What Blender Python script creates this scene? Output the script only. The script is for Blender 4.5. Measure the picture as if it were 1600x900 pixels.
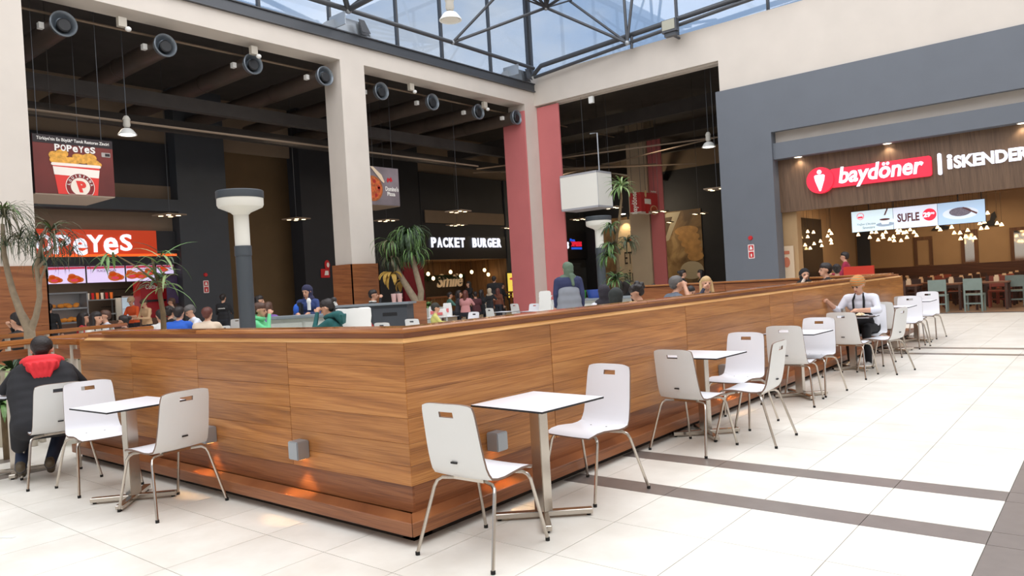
import bpy, bmesh, math, random
import numpy as np
from mathutils import Vector, Matrix, Euler
PI = math.pi
for o in list(bpy.data.objects): bpy.data.objects.remove(o)
S = bpy.context.scene; COL = S.collection
# ------------------------------------------------------------------ camera
F_PX, YAW, PITCH, ROLL, EYE = 1157.4, 0.6887425, -0.0061603, -0.0589217, 1.5
_cy, _sy = math.cos(YAW), math.sin(YAW)
_f = Vector((-_sy*math.cos(PITCH), _cy*math.cos(PITCH), math.sin(PITCH)))
_r0 = Vector((_cy, _sy, 0)); _u0 = _r0.cross(_f)
_r = math.cos(ROLL)*_r0 + math.sin(ROLL)*_u0
_u = -math.sin(ROLL)*_r0 + math.cos(ROLL)*_u0
cam = bpy.data.cameras.new('camera'); cam.sensor_width = 36; cam.lens = 36*F_PX/1600
cam.clip_start = .05; cam.clip_end = 300
co = bpy.data.objects.new('camera', cam); COL.objects.link(co)
M = Matrix((( _r.x, _u.x, -_f.x, 0), (_r.y, _u.y, -_f.y, 0), (_r.z, _u.z, -_f.z, EYE), (0, 0, 0, 1)))
co.matrix_world = M; S.camera = co
# ------------------------------------------------------------------ exposure, world, big lights
S.view_settings.view_transform = 'Standard'; S.view_settings.look = 'None'
S.view_settings.gamma = 1; S.view_settings.use_curve_mapping = False
S.view_settings.exposure = 0.0
W = bpy.data.worlds.new('sky'); S.world = W; W.use_nodes = True
nt = W.node_tree; nt.nodes.clear()
wo = nt.nodes.new('ShaderNodeOutputWorld'); bg = nt.nodes.new('ShaderNodeBackground')
tc = nt.nodes.new('ShaderNodeTexCoord'); mp = nt.nodes.new('ShaderNodeMapping')
mp.inputs['Scale'].default_value = (1, 1, 2.2)
nz = nt.nodes.new('ShaderNodeTexNoise'); nz.inputs['Scale'].default_value = 5.0
nz.inputs['Detail'].default_value = 7; nz.inputs['Roughness'].default_value = .55
rp = nt.nodes.new('ShaderNodeValToRGB')
rp.color_ramp.elements[0].position = .40; rp.color_ramp.elements[0].color = (.50, .62, .80, 1)
rp.color_ramp.elements[1].position = .66; rp.color_ramp.elements[1].color = (.86, .85, .86, 1)
nt.links.new(tc.outputs['Generated'], mp.inputs[0]); nt.links.new(mp.outputs[0], nz.inputs['Vector'])
nt.links.new(nz.outputs[0], rp.inputs[0]); nt.links.new(rp.outputs[0], bg.inputs[0])
bg.inputs[1].default_value = 1.0
nt.links.new(bg.outputs[0], wo.inputs[0])

def area(name, loc, sx, sy, power, color=(1, 1, 1), rot=(0, 0, 0)):
    l = bpy.data.lights.new(name, 'AREA'); l.shape = 'RECTANGLE'; l.size = sx; l.size_y = sy
    l.energy = power; l.color = color
    o = bpy.data.objects.new(name, l); o.location = loc; o.rotation_euler = rot; COL.objects.link(o); return o
def point(name, loc, power, color=(1, .8, .55), r=.05, spot=None, rot=(0, 0, 0)):
    l = bpy.data.lights.new(name, 'SPOT' if spot else 'POINT'); l.energy = power; l.color = color
    l.shadow_soft_size = r
    if spot: l.spot_size = spot; l.spot_blend = .6
    o = bpy.data.objects.new(name, l); o.location = loc; o.rotation_euler = rot; COL.objects.link(o); return o
area('skylight_daylight', (-5, 7, 13.4), 22, 27, 4100, (1, .985, .965))
# dim lamps of the covered food hall, the restaurant and the kitchens
for (x, y) in ((-21, 8), (-21, 15), (-21, 22), (-21, 29), (-14.5, 27.5), (-13, 33)):
    area('hall_lamp', (x, y, 7.0), 1.2, 1.2, 42, (1, .82, .62))
for (x, y) in ((-6, 26), (-2, 26), (2, 26), (-4, 29.5), (1, 29.5)):
    area('restaurant_lamp', (x, y, 3.5), 2.5, 1.2, 44, (1, .76, .52))

# ------------------------------------------------------------------ pixel helpers (authoring: pixel -> place in the hall)
C0 = Vector((0, 0, EYE))
def ray(x, y): return _r*((x-800)/F_PX) + _u*(-(y-450)/F_PX) + _f
def at(x, y, d): return C0 + ray(x, y)*d
def oz(x, y, z=0): d = ray(x, y); return C0 + d*((z-EYE)/d.z)
def ox(x, y, X): d = ray(x, y); return C0 + d*(X/d.x)
def oy(x, y, Y): d = ray(x, y); return C0 + d*(Y/d.y)

# ------------------------------------------------------------------ materials
_mats = {}
def srgb(c):
    c = c/255.0
    return c/12.92 if c <= .04045 else ((c+.055)/1.055)**2.4
def rgb(r, g, b): return (srgb(r), srgb(g), srgb(b), 1)
def mat(name, col, rough=.6, metal=0, emit=0, noise=0, nscale=8, bump=0, bscale=60, spec=.5, coat=0, alpha=None):
    if name in _mats: return _mats[name]
    m = bpy.data.materials.new(name); m.use_nodes = True; n = m.node_tree.nodes; L = m.node_tree.links
    b = n['Principled BSDF']; b.inputs['Roughness'].default_value = rough; b.inputs['Metallic'].default_value = metal
    b.inputs['Specular IOR Level'].default_value = spec; b.inputs['Coat Weight'].default_value = coat
    b.inputs['Base Color'].default_value = col
    tc = n.new('ShaderNodeTexCoord')
    if noise:
        z = n.new('ShaderNodeTexNoise'); z.inputs['Scale'].default_value = nscale; z.inputs['Detail'].default_value = 5
        L.new(tc.outputs['Object'], z.inputs['Vector'])
        r = n.new('ShaderNodeValToRGB'); r.color_ramp.elements[0].position = .3; r.color_ramp.elements[1].position = .7
        r.color_ramp.elements[0].color = [c*(1-noise) for c in col[:3]]+[1]
        r.color_ramp.elements[1].color = [min(1, c*(1+noise)) for c in col[:3]]+[1]
        L.new(z.outputs[0], r.inputs[0]); L.new(r.outputs[0], b.inputs['Base Color'])
    if bump:
        z = n.new('ShaderNodeTexNoise'); z.inputs['Scale'].default_value = bscale; z.inputs['Detail'].default_value = 3
        L.new(tc.outputs['Object'], z.inputs['Vector'])
        u = n.new('ShaderNodeBump'); u.inputs['Strength'].default_value = bump; u.inputs['Distance'].default_value = .01
        L.new(z.outputs[0], u.inputs['Height']); L.new(u.outputs[0], b.inputs['Normal'])
    if emit:
        b.inputs['Emission Color'].default_value = col; b.inputs['Emission Strength'].default_value = emit
    _mats[name] = m; return m
def wood(name, dark, mid, light, rough=.35, scale=1.0, axis='h', streak=1.0):
    """grain runs level along the board; every board object gets its own offset"""
    if name in _mats: return _mats[name]
    m = bpy.data.materials.new(name); m.use_nodes = True; n = m.node_tree.nodes; L = m.node_tree.links
    b = n['Principled BSDF']; b.inputs['Roughness'].default_value = rough
    g = n.new('ShaderNodeNewGeometry'); sp = n.new('ShaderNodeSeparateXYZ'); L.new(g.outputs['Position'], sp.inputs[0])
    oi = n.new('ShaderNodeObjectInfo')
    def math_(op, a, bb):
        q = n.new('ShaderNodeMath'); q.operation = op
        for k, v in enumerate((a, bb)):
            if isinstance(v, (int, float)): q.inputs[k].default_value = v
            else: L.new(v, q.inputs[k])
        return q.outputs[0]
    s = math_('ADD', sp.outputs[0], sp.outputs[1])
    al, ac = (s, sp.outputs[2]) if axis == 'h' else (sp.outputs[2], s)
    off = math_('MULTIPLY', oi.outputs['Random'], 37.0)
    cb = n.new('ShaderNodeCombineXYZ')
    L.new(math_('MULTIPLY', al, .55*scale), cb.inputs[0]); L.new(math_('MULTIPLY', math_('ADD', ac, math_('MULTIPLY', al, .06)), 11*scale), cb.inputs[1]); L.new(off, cb.inputs[2])
    n1 = n.new('ShaderNodeTexNoise'); n1.inputs['Scale'].default_value = 1.1; n1.inputs['Detail'].default_value = 4
    n1.inputs['Distortion'].default_value = .9
    L.new(cb.outputs[0], n1.inputs['Vector'])
    cb2 = n.new('ShaderNodeCombineXYZ')
    L.new(math_('MULTIPLY', al, 3.0*scale), cb2.inputs[0]); L.new(math_('MULTIPLY', ac, 160*scale), cb2.inputs[1]); L.new(off, cb2.inputs[2])
    n2 = n.new('ShaderNodeTexNoise'); n2.inputs['Scale'].default_value = 1.0; n2.inputs['Detail'].default_value = 3
    L.new(cb2.outputs[0], n2.inputs['Vector'])
    mixv = math_('ADD', math_('MULTIPLY', n1.outputs[0], .55), math_('MULTIPLY', n2.outputs[0], .45))
    r = n.new('ShaderNodeValToRGB'); e = r.color_ramp.elements
    e[0].position = .36; e[0].color = dark; e[1].position = .66; e[1].color = light
    k = e.new(.5); k.color = mid
    L.new(mixv, r.inputs[0])
    hs = n.new('ShaderNodeHueSaturation')
    L.new(math_('ADD', math_('MULTIPLY', oi.outputs['Random'], .22), .88), hs.inputs['Value'])
    L.new(r.outputs[0], hs.inputs['Color']); L.new(hs.outputs[0], b.inputs['Base Color'])
    u = n.new('ShaderNodeBump'); u.inputs['Strength'].default_value = .12; u.inputs['Distance'].default_value = .004
    L.new(n2.outputs[0], u.inputs['Height']); L.new(u.outputs[0], b.inputs['Normal'])
    _mats[name] = m; return m
def tile_mat():
    m = mat('cream_floor_tile', rgb(234, 229, 220), .22, spec=.45)
    n = m.node_tree.nodes; L = m.node_tree.links; b = n['Principled BSDF']
    g = n.new('ShaderNodeNewGeometry'); oi = n.new('ShaderNodeObjectInfo')
    z = n.new('ShaderNodeTexNoise'); z.inputs['Scale'].default_value = 2.2; z.inputs['Detail'].default_value = 8; z.inputs['Roughness'].default_value = .6
    L.new(g.outputs['Position'], z.inputs['Vector'])
    r = n.new('ShaderNodeValToRGB'); r.color_ramp.elements[0].position = .3; r.color_ramp.elements[1].position = .72
    r.color_ramp.elements[0].color = rgb(222, 216, 205); r.color_ramp.elements[1].color = rgb(240, 236, 227)
    L.new(z.outputs[0], r.inputs[0])
    hs = n.new('ShaderNodeHueSaturation'); q = n.new('ShaderNodeMath'); q.operation = 'MULTIPLY_ADD'
    q.inputs[1].default_value = .05; q.inputs[2].default_value = .975; L.new(oi.outputs['Random'], q.inputs[0]); L.new(q.outputs[0], hs.inputs['Value'])
    L.new(r.outputs[0], hs.inputs['Color']); L.new(hs.outputs[0], b.inputs['Base Color'])
    r2 = n.new('ShaderNodeMapRange'); r2.inputs[3].default_value = .34; r2.inputs[4].default_value = .42
    L.new(z.outputs[0], r2.inputs[0]); L.new(r2.outputs[0], b.inputs['Roughness'])
    return m
def glass_mat(name, tint, gloss=.08):
    if name in _mats: return _mats[name]
    m = bpy.data.materials.new(name); m.use_nodes = True; n = m.node_tree.nodes; L = m.node_tree.links
    n.remove(n['Principled BSDF']); out = n['Material Output']
    t = n.new('ShaderNodeBsdfTransparent'); t.inputs[0].default_value = tint
    g = n.new('ShaderNodeBsdfGlossy'); g.inputs['Roughness'].default_value = .03
    x = n.new('ShaderNodeMixShader'); x.inputs[0].default_value = gloss
    L.new(t.outputs[0], x.inputs[1]); L.new(g.outputs[0], x.inputs[2]); L.new(x.outputs[0], out.inputs[0])
    _mats[name] = m; return m

TILE = tile_mat()
GROUT = mat('dark_grout', rgb(92, 84, 76), .8, noise=.2, nscale=20)
DTILE = mat('brown_grey_border_tile', rgb(128, 118, 112), .3, noise=.07, nscale=9)
BROWNFLOOR = mat('brown_restaurant_tile', rgb(150, 118, 92), .35, noise=.12, nscale=5)
BEIGE = mat('cream_wall_paint', rgb(208, 199, 189), .75, noise=.03, nscale=1.3, bump=.05)
TAUPE = mat('taupe_wall_paint', rgb(128, 110, 92), .8, noise=.05, nscale=1.5)
TAUPE_D = mat('brown_wall_paint', rgb(112, 88, 58), .8, noise=.06, nscale=1.5)
GREYW = mat('slate_grey_wall_paint', rgb(101, 106, 114), .6, noise=.03, nscale=1.5)
GREYD = mat('dark_slate_paint', rgb(60, 64, 70), .6, noise=.06, nscale=2)
BLACKW = mat('black_wall_paint', rgb(34, 35, 40), .6, noise=.1, nscale=2)
CEIL = mat('black_ceiling_paint', rgb(58, 53, 50), .85, noise=.15, nscale=2)
DUCT = mat('dark_brown_duct_paint', rgb(70, 58, 50), .5, noise=.15, nscale=3)
PINK = mat('salmon_pink_panel', rgb(204, 116, 116), .5, noise=.03, nscale=1.5)
WOOD = wood('orange_brown_veneer', rgb(138, 84, 38), rgb(172, 111, 54), rgb(196, 136, 74), .34)
WOODR = wood('red_brown_veneer', rgb(112, 64, 36), rgb(142, 86, 50), rgb(164, 106, 64), .36)
WOODL = wood('pale_wood_edge', rgb(196, 140, 80), rgb(214, 162, 100), rgb(226, 180, 120), .35)
WOODRAIL = wood('polished_rail_wood', rgb(134, 80, 42), rgb(166, 106, 58), rgb(188, 130, 76), .13)
WOODD = wood('dark_wood_fascia', rgb(84, 62, 46), rgb(104, 80, 60), rgb(118, 92, 70), .5, 1.0, 'v')
WHITE = mat('white_laminate', rgb(236, 237, 242), .3, spec=.5)
CHAIRB = mat('white_plywood_laminate', rgb(226, 227, 226), .35, spec=.5)
PLYEDGE = mat('plywood_edge', rgb(122, 98, 84), .6)
BLACKE = mat('black_laminate_edge', rgb(22, 22, 25), .5)
CHROME = mat('brushed_chrome', rgb(198, 190, 180), .22, 1)
STEEL = mat('dark_grey_steel', rgb(78, 80, 84), .4, .3)
GALV = mat('galvanised_steel', rgb(170, 176, 182), .35, .6)
RUBBER = mat('black_rubber', rgb(24, 24, 24), .8)
LAMPGREY = mat('anthracite_lamp_metal', rgb(74, 80, 86), .45, .2)
FROST = mat('frosted_white_plastic', rgb(226, 224, 214), .35)
WHITEP = mat('white_plastic', rgb(232, 232, 228), .4)
SOFTW = mat('white_print', rgb(238, 234, 228), .6)

# ------------------------------------------------------------------ mesh helpers
def link(o, parent=None):
    COL.objects.link(o)
    if parent is not None: o.parent = parent
    return o
def obj(name, bm, m, parent=None, smooth=False):
    me = bpy.data.meshes.new(name)
    bmesh.ops.recalc_face_normals(bm, faces=bm.faces[:])
    bm.to_mesh(me); bm.free()
    for x in (m if isinstance(m, (list, tuple)) else [m]): me.materials.append(x)
    if smooth: me.polygons.foreach_set('use_smooth', [True]*len(me.polygons)); me.set_sharp_from_angle(angle=math.radians(38))
    return link(bpy.data.objects.new(name, me), parent)
def B(): return bmesh.new()
def box(bm, x0, x1, y0, y1, z0, z1, mi=0):
    v = [bm.verts.new((x, y, z)) for z in (z0, z1) for y in (y0, y1) for x in (x0, x1)]
    for f in ((0, 1, 3, 2), (4, 6, 7, 5), (0, 4, 5, 1), (2, 3, 7, 6), (0, 2, 6, 4), (1, 5, 7, 3)):
        bm.faces.new([v[i] for i in f]).material_index = mi
    return bm
def obox(bm, c, u, v, w, hu, hv, hw, mi=0):
    c, u, v, w = Vector(c), Vector(u).normalized(), Vector(v).normalized(), Vector(w).normalized()
    vs = [bm.verts.new(c+u*(a*hu)+v*(b*hv)+w*(k*hw)) for k in (-1, 1) for b in (-1, 1) for a in (-1, 1)]
    for f in ((0, 1, 3, 2), (4, 6, 7, 5), (0, 4, 5, 1), (2, 3, 7, 6), (0, 2, 6, 4), (1, 5, 7, 3)):
        bm.faces.new([vs[i] for i in f]).material_index = mi
    return bm
def frame(d):
    d = Vector(d).normalized(); a = Vector((0, 0, 1)) if abs(d.z) < .9 else Vector((1, 0, 0))
    u = d.cross(a).normalized(); return u, d.cross(u).normalized()
def tube(bm, pts, r, n=8, caps=True, mi=0):
    pts = [Vector(p) for p in pts]; rs = r if isinstance(r, (list, tuple)) else [r]*len(pts)
    rings = []; u = None
    for i, p in enumerate(pts):
        d = (pts[min(i+1, len(pts)-1)]-pts[max(i-1, 0)])
        if u is None: u, v = frame(d)
        else:
            d.normalize(); u = (u-d*u.dot(d)).normalized(); v = d.cross(u)
        rings.append([bm.verts.new(p+(u*math.cos(2*PI*k/n)+v*math.sin(2*PI*k/n))*rs[i]) for k in range(n)])
    for a, b in zip(rings, rings[1:]):
        for k in range(n): bm.faces.new((a[k], a[(k+1) % n], b[(k+1) % n], b[k])).material_index = mi
    if caps:
        bm.faces.new(rings[0]).material_index = mi; bm.faces.new(rings[-1][::-1]).material_index = mi
    return bm
def lathe(bm, prof, c=(0, 0, 0), n=24, axis=(0, 0, 1), mi=0):
    """prof = [(radius, height along axis)]"""
    ax = Vector(axis).normalized(); u, v = frame(ax); c = Vector(c); rings = []
    for r, h in prof:
        if r < 1e-5: rings.append([bm.verts.new(c+ax*h)])
        else: rings.append([bm.verts.new(c+ax*h+(u*math.cos(2*PI*k/n)+v*math.sin(2*PI*k/n))*r) for k in range(n)])
    for a, b in zip(rings, rings[1:]):
        for k in range(n):
            q = [a[k % len(a)], a[(k+1) % len(a)], b[(k+1) % len(b)], b[k % len(b)]]
            q = list(dict.fromkeys(q))
            if len(q) > 2: bm.faces.new(q).material_index = mi
    return bm
def prism(bm, poly, c, R, U, t, mi=0):
    """flat outline poly [(a,b)] in plane (R,U) at c, thickness t along R x U"""
    R, U, c = Vector(R), Vector(U), Vector(c); N = R.cross(U).normalized()*t
    a = [bm.verts.new(c+R*p[0]+U*p[1]) for p in poly]; b = [bm.verts.new(v.co+N) for v in a]
    bm.faces.new(a[::-1]).material_index = mi; bm.faces.new(b).material_index = mi
    k = len(a)
    for i in range(k): bm.faces.new((a[i], a[(i+1) % k], b[(i+1) % k], b[i])).material_index = mi
    return bm
def ell(bm, c, rx, ry, rz, n=10, mi=0, rot=None):
    g = bmesh.ops.create_icosphere(bm, subdivisions=2 if n < 12 else 3, radius=1)
    T = Matrix.Translation(Vector(c)) @ (rot.to_4x4() if rot else Matrix.Identity(4)) @ Matrix.Diagonal((rx, ry, rz, 1))
    bmesh.ops.transform(bm, matrix=T, verts=g['verts'])
    for v in g['verts']:
        for f in v.link_faces: f.material_index = mi
    return bm
def tag(o, label, cat, group=None, kind=None):
    o['label'] = label; o['category'] = cat
    if group: o['group'] = group
    if kind: o['kind'] = kind
    return o
def thing(name, label, cat, loc=(0, 0, 0), rz=0, group=None):
    o = bpy.data.objects.new(name, None); o.empty_display_size = .1; COL.objects.link(o)
    o.location = loc; o.rotation_euler = (0, 0, rz); tag(o, label, cat, group); return o
def struct(name, bm, m, smooth=False):
    o = obj(name, bm, m, None, smooth); o['kind'] = 'structure'; return o
def sroot(name, loc=(0, 0, 0)):
    o = bpy.data.objects.new(name, None); COL.objects.link(o); o.location = loc; o['kind'] = 'structure'; return o
def kids(o): return [c for c in bpy.data.objects if c.parent == o]
def tree(o):
    return (o, [tree(c) for c in kids(o)])
def dup(t, loc, rz, label=None, group=None, parent=None):
    o, ch = t; c = o.copy(); COL.objects.link(c)
    if parent is not None: c.parent = parent
    else:
        c.location = loc; c.rotation_euler = (0, 0, rz)
        if label: c['label'] = label
        if group: c['group'] = group
    for k in ch: dup(k, None, 0, parent=c)
    return c
ZU = Vector((0, 0, 1))
RX, RY = Vector((0, 1, 0)), Vector((1, 0, 0))   # reading direction on a wall facing +X / facing -Y
def text(name, s, c, R, w, h, m, t=.01, bold=0, parent=None, U=ZU, shear=0, space=1, kind=None):
    """lettering fitted to a w x h box whose centre is c"""
    cu = bpy.data.curves.new(name, 'FONT'); cu.body = s; cu.size = 1; cu.offset = bold; cu.extrude = .5; cu.resolution_u = 3
    cu.shear = shear; cu.space_character = space
    o = bpy.data.objects.new(name, cu); COL.objects.link(o)
    me = bpy.data.meshes.new_from_object(o.evaluated_get(bpy.context.evaluated_depsgraph_get()))
    bpy.data.objects.remove(o); bpy.data.curves.remove(cu)
    n = len(me.vertices); co_ = np.empty(n*3); me.vertices.foreach_get('co', co_); co_ = co_.reshape(-1, 3)
    mn, mx = co_.min(0), co_.max(0); q = (co_-(mn+mx)/2)/np.maximum(mx-mn, 1e-6)
    R = Vector(R).normalized(); U = Vector(U).normalized(); N = R.cross(U)
    out = np.array(c)+np.outer(q[:, 0]*w, R)+np.outer(q[:, 1]*h, U)+np.outer(q[:, 2]*t, N)
    me.vertices.foreach_set('co', out.ravel()); me.name = name; me.materials.clear(); me.materials.append(m)
    return link(bpy.data.objects.new(name, me), parent)
def ellip(cx, cy, a, b, n=20, s=0, e=2*PI): return [(cx+a*math.cos(s+(e-s)*k/(n-1 if e-s < 6.2 else n)), cy+b*math.sin(s+(e-s)*k/(n-1 if e-s < 6.2 else n))) for k in range(n)]
def rrect(cx, cy, w, h, r, n=5):
    p = []
    for sx, sy, a in ((1, 1, 0), (-1, 1, PI/2), (-1, -1, PI), (1, -1, 1.5*PI)):
        for k in range(n): p.append((cx+sx*(w/2-r)+r*math.cos(a+k*PI/2/(n-1)), cy+sy*(h/2-r)+r*math.sin(a+k*PI/2/(n-1))))
    return p
def plate(name, polys, c, R, m, t=.006, parent=None, U=ZU):
    bm = B()
    for p in polys: prism(bm, p, c, R, U, t)
    return obj(name, bm, m, parent)
random.seed(7)
# ================================================================== SETTING
# ---- floor: slab + tiles laid as measured
floor = sroot('floor'); _s = obj('floor_bed', box(B(), -40, 12, -9, 40, -.1, -.006), GROUT, floor)
XL = [-.6+.622*k for k in range(0, 17)]
XL = [-2.465-.596*k for k in range(11, 0, -1)] + [-2.465, -1.85, -1.222, -.603]
XR = [.03+.622*k for k in range(0, 6)]
YL = [-.6, .03, .66, 1.30, 1.93, 2.575, 3.226, 3.853, 4.48]
bands = [(4.48, 4.706), (5.33, 5.55), (13.08, 13.31), (13.95, 14.19)]
YR = list(zip(YL, YL[1:])) + [(4.706, 5.33)]
n = 12; YR += [(5.55+(13.08-5.55)/n*k, 5.55+(13.08-5.55)/n*(k+1)) for k in range(n)]
YR += [(13.31, 13.95)]; n = 14; YR += [(14.19+(22.9-14.19)/n*k, 14.19+(22.9-14.19)/n*(k+1)) for k in range(n)]
_tm = {}
def tile_piece(x0, x1, y0, y1, m, nm):
    w, h = round(x1-x0, 3), round(y1-y0, 3); k = (w, h, m.name)
    if k not in _tm:
        bm = box(B(), .002, w-.002, .002, h-.002, -.012, 0)
        me = bpy.data.meshes.new(nm); bmesh.ops.recalc_face_normals(bm, faces=bm.faces[:]); bm.to_mesh(me); bm.free(); me.materials.append(m); _tm[k] = me
    o = bpy.data.objects.new(nm, _tm[k]); o.location = (x0, y0, 0); link(o, floor); return o
rest = B(); cnt = 0
cells = []
for (x0, x1) in list(zip(XL, XL[1:]))+list(zip(XR, XR[1:])):
    for (y0, y1) in YR:
        if x1 < -3.3 and y0 > 3.0: continue           # under the enclosure and inside it
        if x0 > 0 and y0 < 3: continue
        d = max(1.0, -x0*0+.77*y1-.64*x0); cells.append((d, x0, x1, y0, y1))
cells.sort()
for (d, x0, x1, y0, y1) in cells:
    if cnt < 270: tile_piece(x0, x1, y0, y1, TILE, 'floor_tile'); cnt += 1
    else: box(rest, x0+.002, x1-.002, y0+.002, y1-.002, -.012, 0)
o = obj('far_floor_tiles', rest, TILE, floor); o['kind'] = 'stuff'
for (y0, y1) in bands:
    xs = [-3.3, -2.465, -1.222, -.603, .03, 1.27, 2.5]
    for a, b in zip(xs, xs[1:]): tile_piece(a, b, y0, y1, DTILE, 'border_tile')
for (y0, y1) in YR:
    if y1 > 2.2: tile_piece(-.603, .03, y0, y1, DTILE, 'border_tile')
for (a, b) in ((-8.12, -7.9), (-8.98, -8.72)):
    for (y0, y1) in YR[:5]: tile_piece(a, b, y0, y1, DTILE, 'border_tile').location.z = .0015
hall = B(); box(hall, -28, -9.03, -8, 38.2, -.0058, -.003); box(hall, -9.03, -3.3, 3.05, 38.2, -.0058, -.003); box(hall, 3.2, 9, -9, 22.9, -.0058, -.003); box(hall, -9.03, 3.2, -9, -.62, -.0058, -.003); box(hall, -3.3, 9, 22.9, 38, -.0058, -.003)
o = obj('hall_floor_finish', hall, TILE, floor)
o = obj('restaurant_floor_finish', box(B(), -8.2, 9, 22.9, 31.5, -.005, .004), BROWNFLOOR, floor)
o = obj('threshold', box(B(), -7.9, 6, 22.86, 22.95, 0, .012), GREYD, floor)

# ---- hall walls
ZB, ZT, XO, YB = 8.15, 9.28, -16.9, 22.5
bm = B()                                         # beam over the left opening, columns are separate
box(bm, XO-.7, XO, -9, YB, ZB, 8.95); box(bm, XO-.7, XO, YB, YB+.7, ZB, ZT)
struct('wall_left', bm, BEIGE)
bm = B(); box(bm, XO, -9.56, YB, YB+.55, ZB, ZT); box(bm, -9.56, 9, YB, YB+.55, 7.16, ZT)
struct('wall_back', bm, BEIGE)
bm = B(); box(bm, -16.0, -9.56, YB+.15, YB+.18, ZB-.05, ZB)          # shutter rail under the lintel
box(bm, -16.0, -9.56, YB+.36, YB+.40, ZB-.06, ZB); struct('trim_1', bm, BEIGE)
struct('wall_right', box(B(), 9, 9.3, -9, 23, 0, ZT), BEIGE)
struct('wall_front', box(B(), -17, 9.3, -9.3, -9, 0, ZT), BEIGE)
# steel edge beam along the left wall head
bm = B(); box(bm, XO-.05, XO+.10, -9, YB, 8.66, 8.70); box(bm, XO, XO+.05, -9, YB, 8.68, 8.96); box(bm, XO-.05, XO+.10, -9, YB, 8.95, 8.98)
struct('trim_2', bm, STEEL)
def column(name, x0, x1, y0, y1, z0, z1, m):
    bm = B(); box(bm, x0, x1, y0, y1, z0, z1); return bm
struct('wall_column_middle', column('', -17.66, XO, 13.435, 14.3, 0, ZB, BEIGE), BEIGE)
struct('wall_column_left', column('', -17.66, XO, 4.3, 5.5, 0, ZB, BEIGE), BEIGE)
struct('wall_column_corner', column('', -17.7, XO, 21.9, 23.4, 0, ZB, BEIGE), BEIGE)
def cladding(name, x0, x1, y0, y1, z1, lab):
    t = thing(name, lab, 'column cladding', ((x0+x1)/2, (y0+y1)/2, 0))
    L = lambda bm: bmesh.ops.translate(bm, verts=bm.verts[:], vec=(-(x0+x1)/2, -(y0+y1)/2, 0))
    for (a, b, c, d) in ((x1-.03, x1, y0, y1), (x0, x1, y0, y0+.03), (x0, x1, y1-.03, y1)):
        for z0_, z1_ in ((0, z1/2-.003), (z1/2+.003, z1)):
            bm = box(B(), a, b, c, d, z0_, z1_); L(bm); obj('panel', bm, WOODR, t)
cladding('column_cladding', -17.74, -16.86, 13.37, 14.38, 2.32, 'red-brown wood cladding round the foot of the middle cream column')
cladding('column_cladding', -17.74, -16.86, 4.2, 5.66, 2.42, 'red-brown wood cladding round the foot of the left cream column')
def panel_thing(x0, x1, y0, y1, z0, z1, m, lab, name='wall_panel', cat='wall panel'):
    bm = box(B(), x0, x1, y0, y1, z0, z1); bmesh.ops.bevel(bm, geom=bm.edges[:], offset=.006, segments=1, affect='EDGES')
    return tag(obj(name, bm, m), lab, cat)
panel_thing(-17.95, XO-.01, 21.84, 21.9, 0, ZB-.25, PINK, 'tall salmon pink panel on the left side of the corner column')
panel_thing(XO+.005, -15.9, YB+.12, YB+.2, 0, ZB-.05, PINK, 'tall salmon pink panel right of the corner column')
# steel brackets and pipes at the head of the walls: roof truss
TR = thing('roof_truss', 'dark grey tubular steel truss under the glass roof', 'roof truss', (-16.5, 18, 9.3))
def tp(name, pts, r, m=STEEL, par=TR):
    bm = tube(B(), pts, r, 10); bmesh.ops.translate(bm, verts=bm.verts[:], vec=-Vector(par.location)); return obj(name, bm, m, par, True)
A0 = (-16.6, 13.6, 9.52); A1 = (-16.6, 17.85, 9.5); A2 = (-16.6, 22.2, 9.46)
tp('bottom_chord', [(-16.6, -6, 9.5), (-16.6, 5, 9.52), A0], .075)
tp('bottom_chord', [A0, A1, A2], .065)
apex = oy(853, 12, 20.8)
for a, b, r in ((A1, apex, .05), (A1, at(860, -95, 24), .045), (A0, at(515, -90, 19), .08), (A0, at(660, -75, 19), .06), (A0, at(720, -75, 18), .08)):
    tp('web_tube', [a, b], r)
node2 = oy(980, 67, YB-.5)
for b, r in ((node2, .05), (oy(893, 0, YB-.4), .03), (at(740, -60, 22), .04), (at(790, -70, 22), .05), (at(845, -80, 22), .05), (at(880, -80, 22), .05), (at(960, -60, 22), .055), (at(700, -50, 22), .03)):
    tp('web_tube', [apex, b], r)
tp('web_tube', [node2, oy(888, 0, YB-.4)], .045)
tp('web_tube', [node2, oy(971, -60, YB-.5)], .05); tp('web_tube', [node2, oy(994, -60, YB-.5)], .05)
c1 = oy(833, 118, YB-.25); c2 = oy(845, 103, YB-.25); c3 = oy(1140, 2, YB-.25); c4 = oy(1400, -85, YB-.25)
tp('upper_pipe', [c1, c2, c3, c4], .085); tp('lower_pipe', [oy(835, 121, YB-.3), oy(975, 70, YB-.3), oy(1135, 12, YB-.3), oy(1250, -28, YB-.3)], .06)
tp('hanger', [oy(987, 57, YB-.3), oy(987, 76, YB-.3)], .05)
for c_, r_ in ((node2, .09), (apex, .1), (A0, .12), (A1, .08)): obj('node', ell(B(), Vector(c_)-Vector(TR.location), r_, r_, r_), GALV, TR, True)
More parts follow.
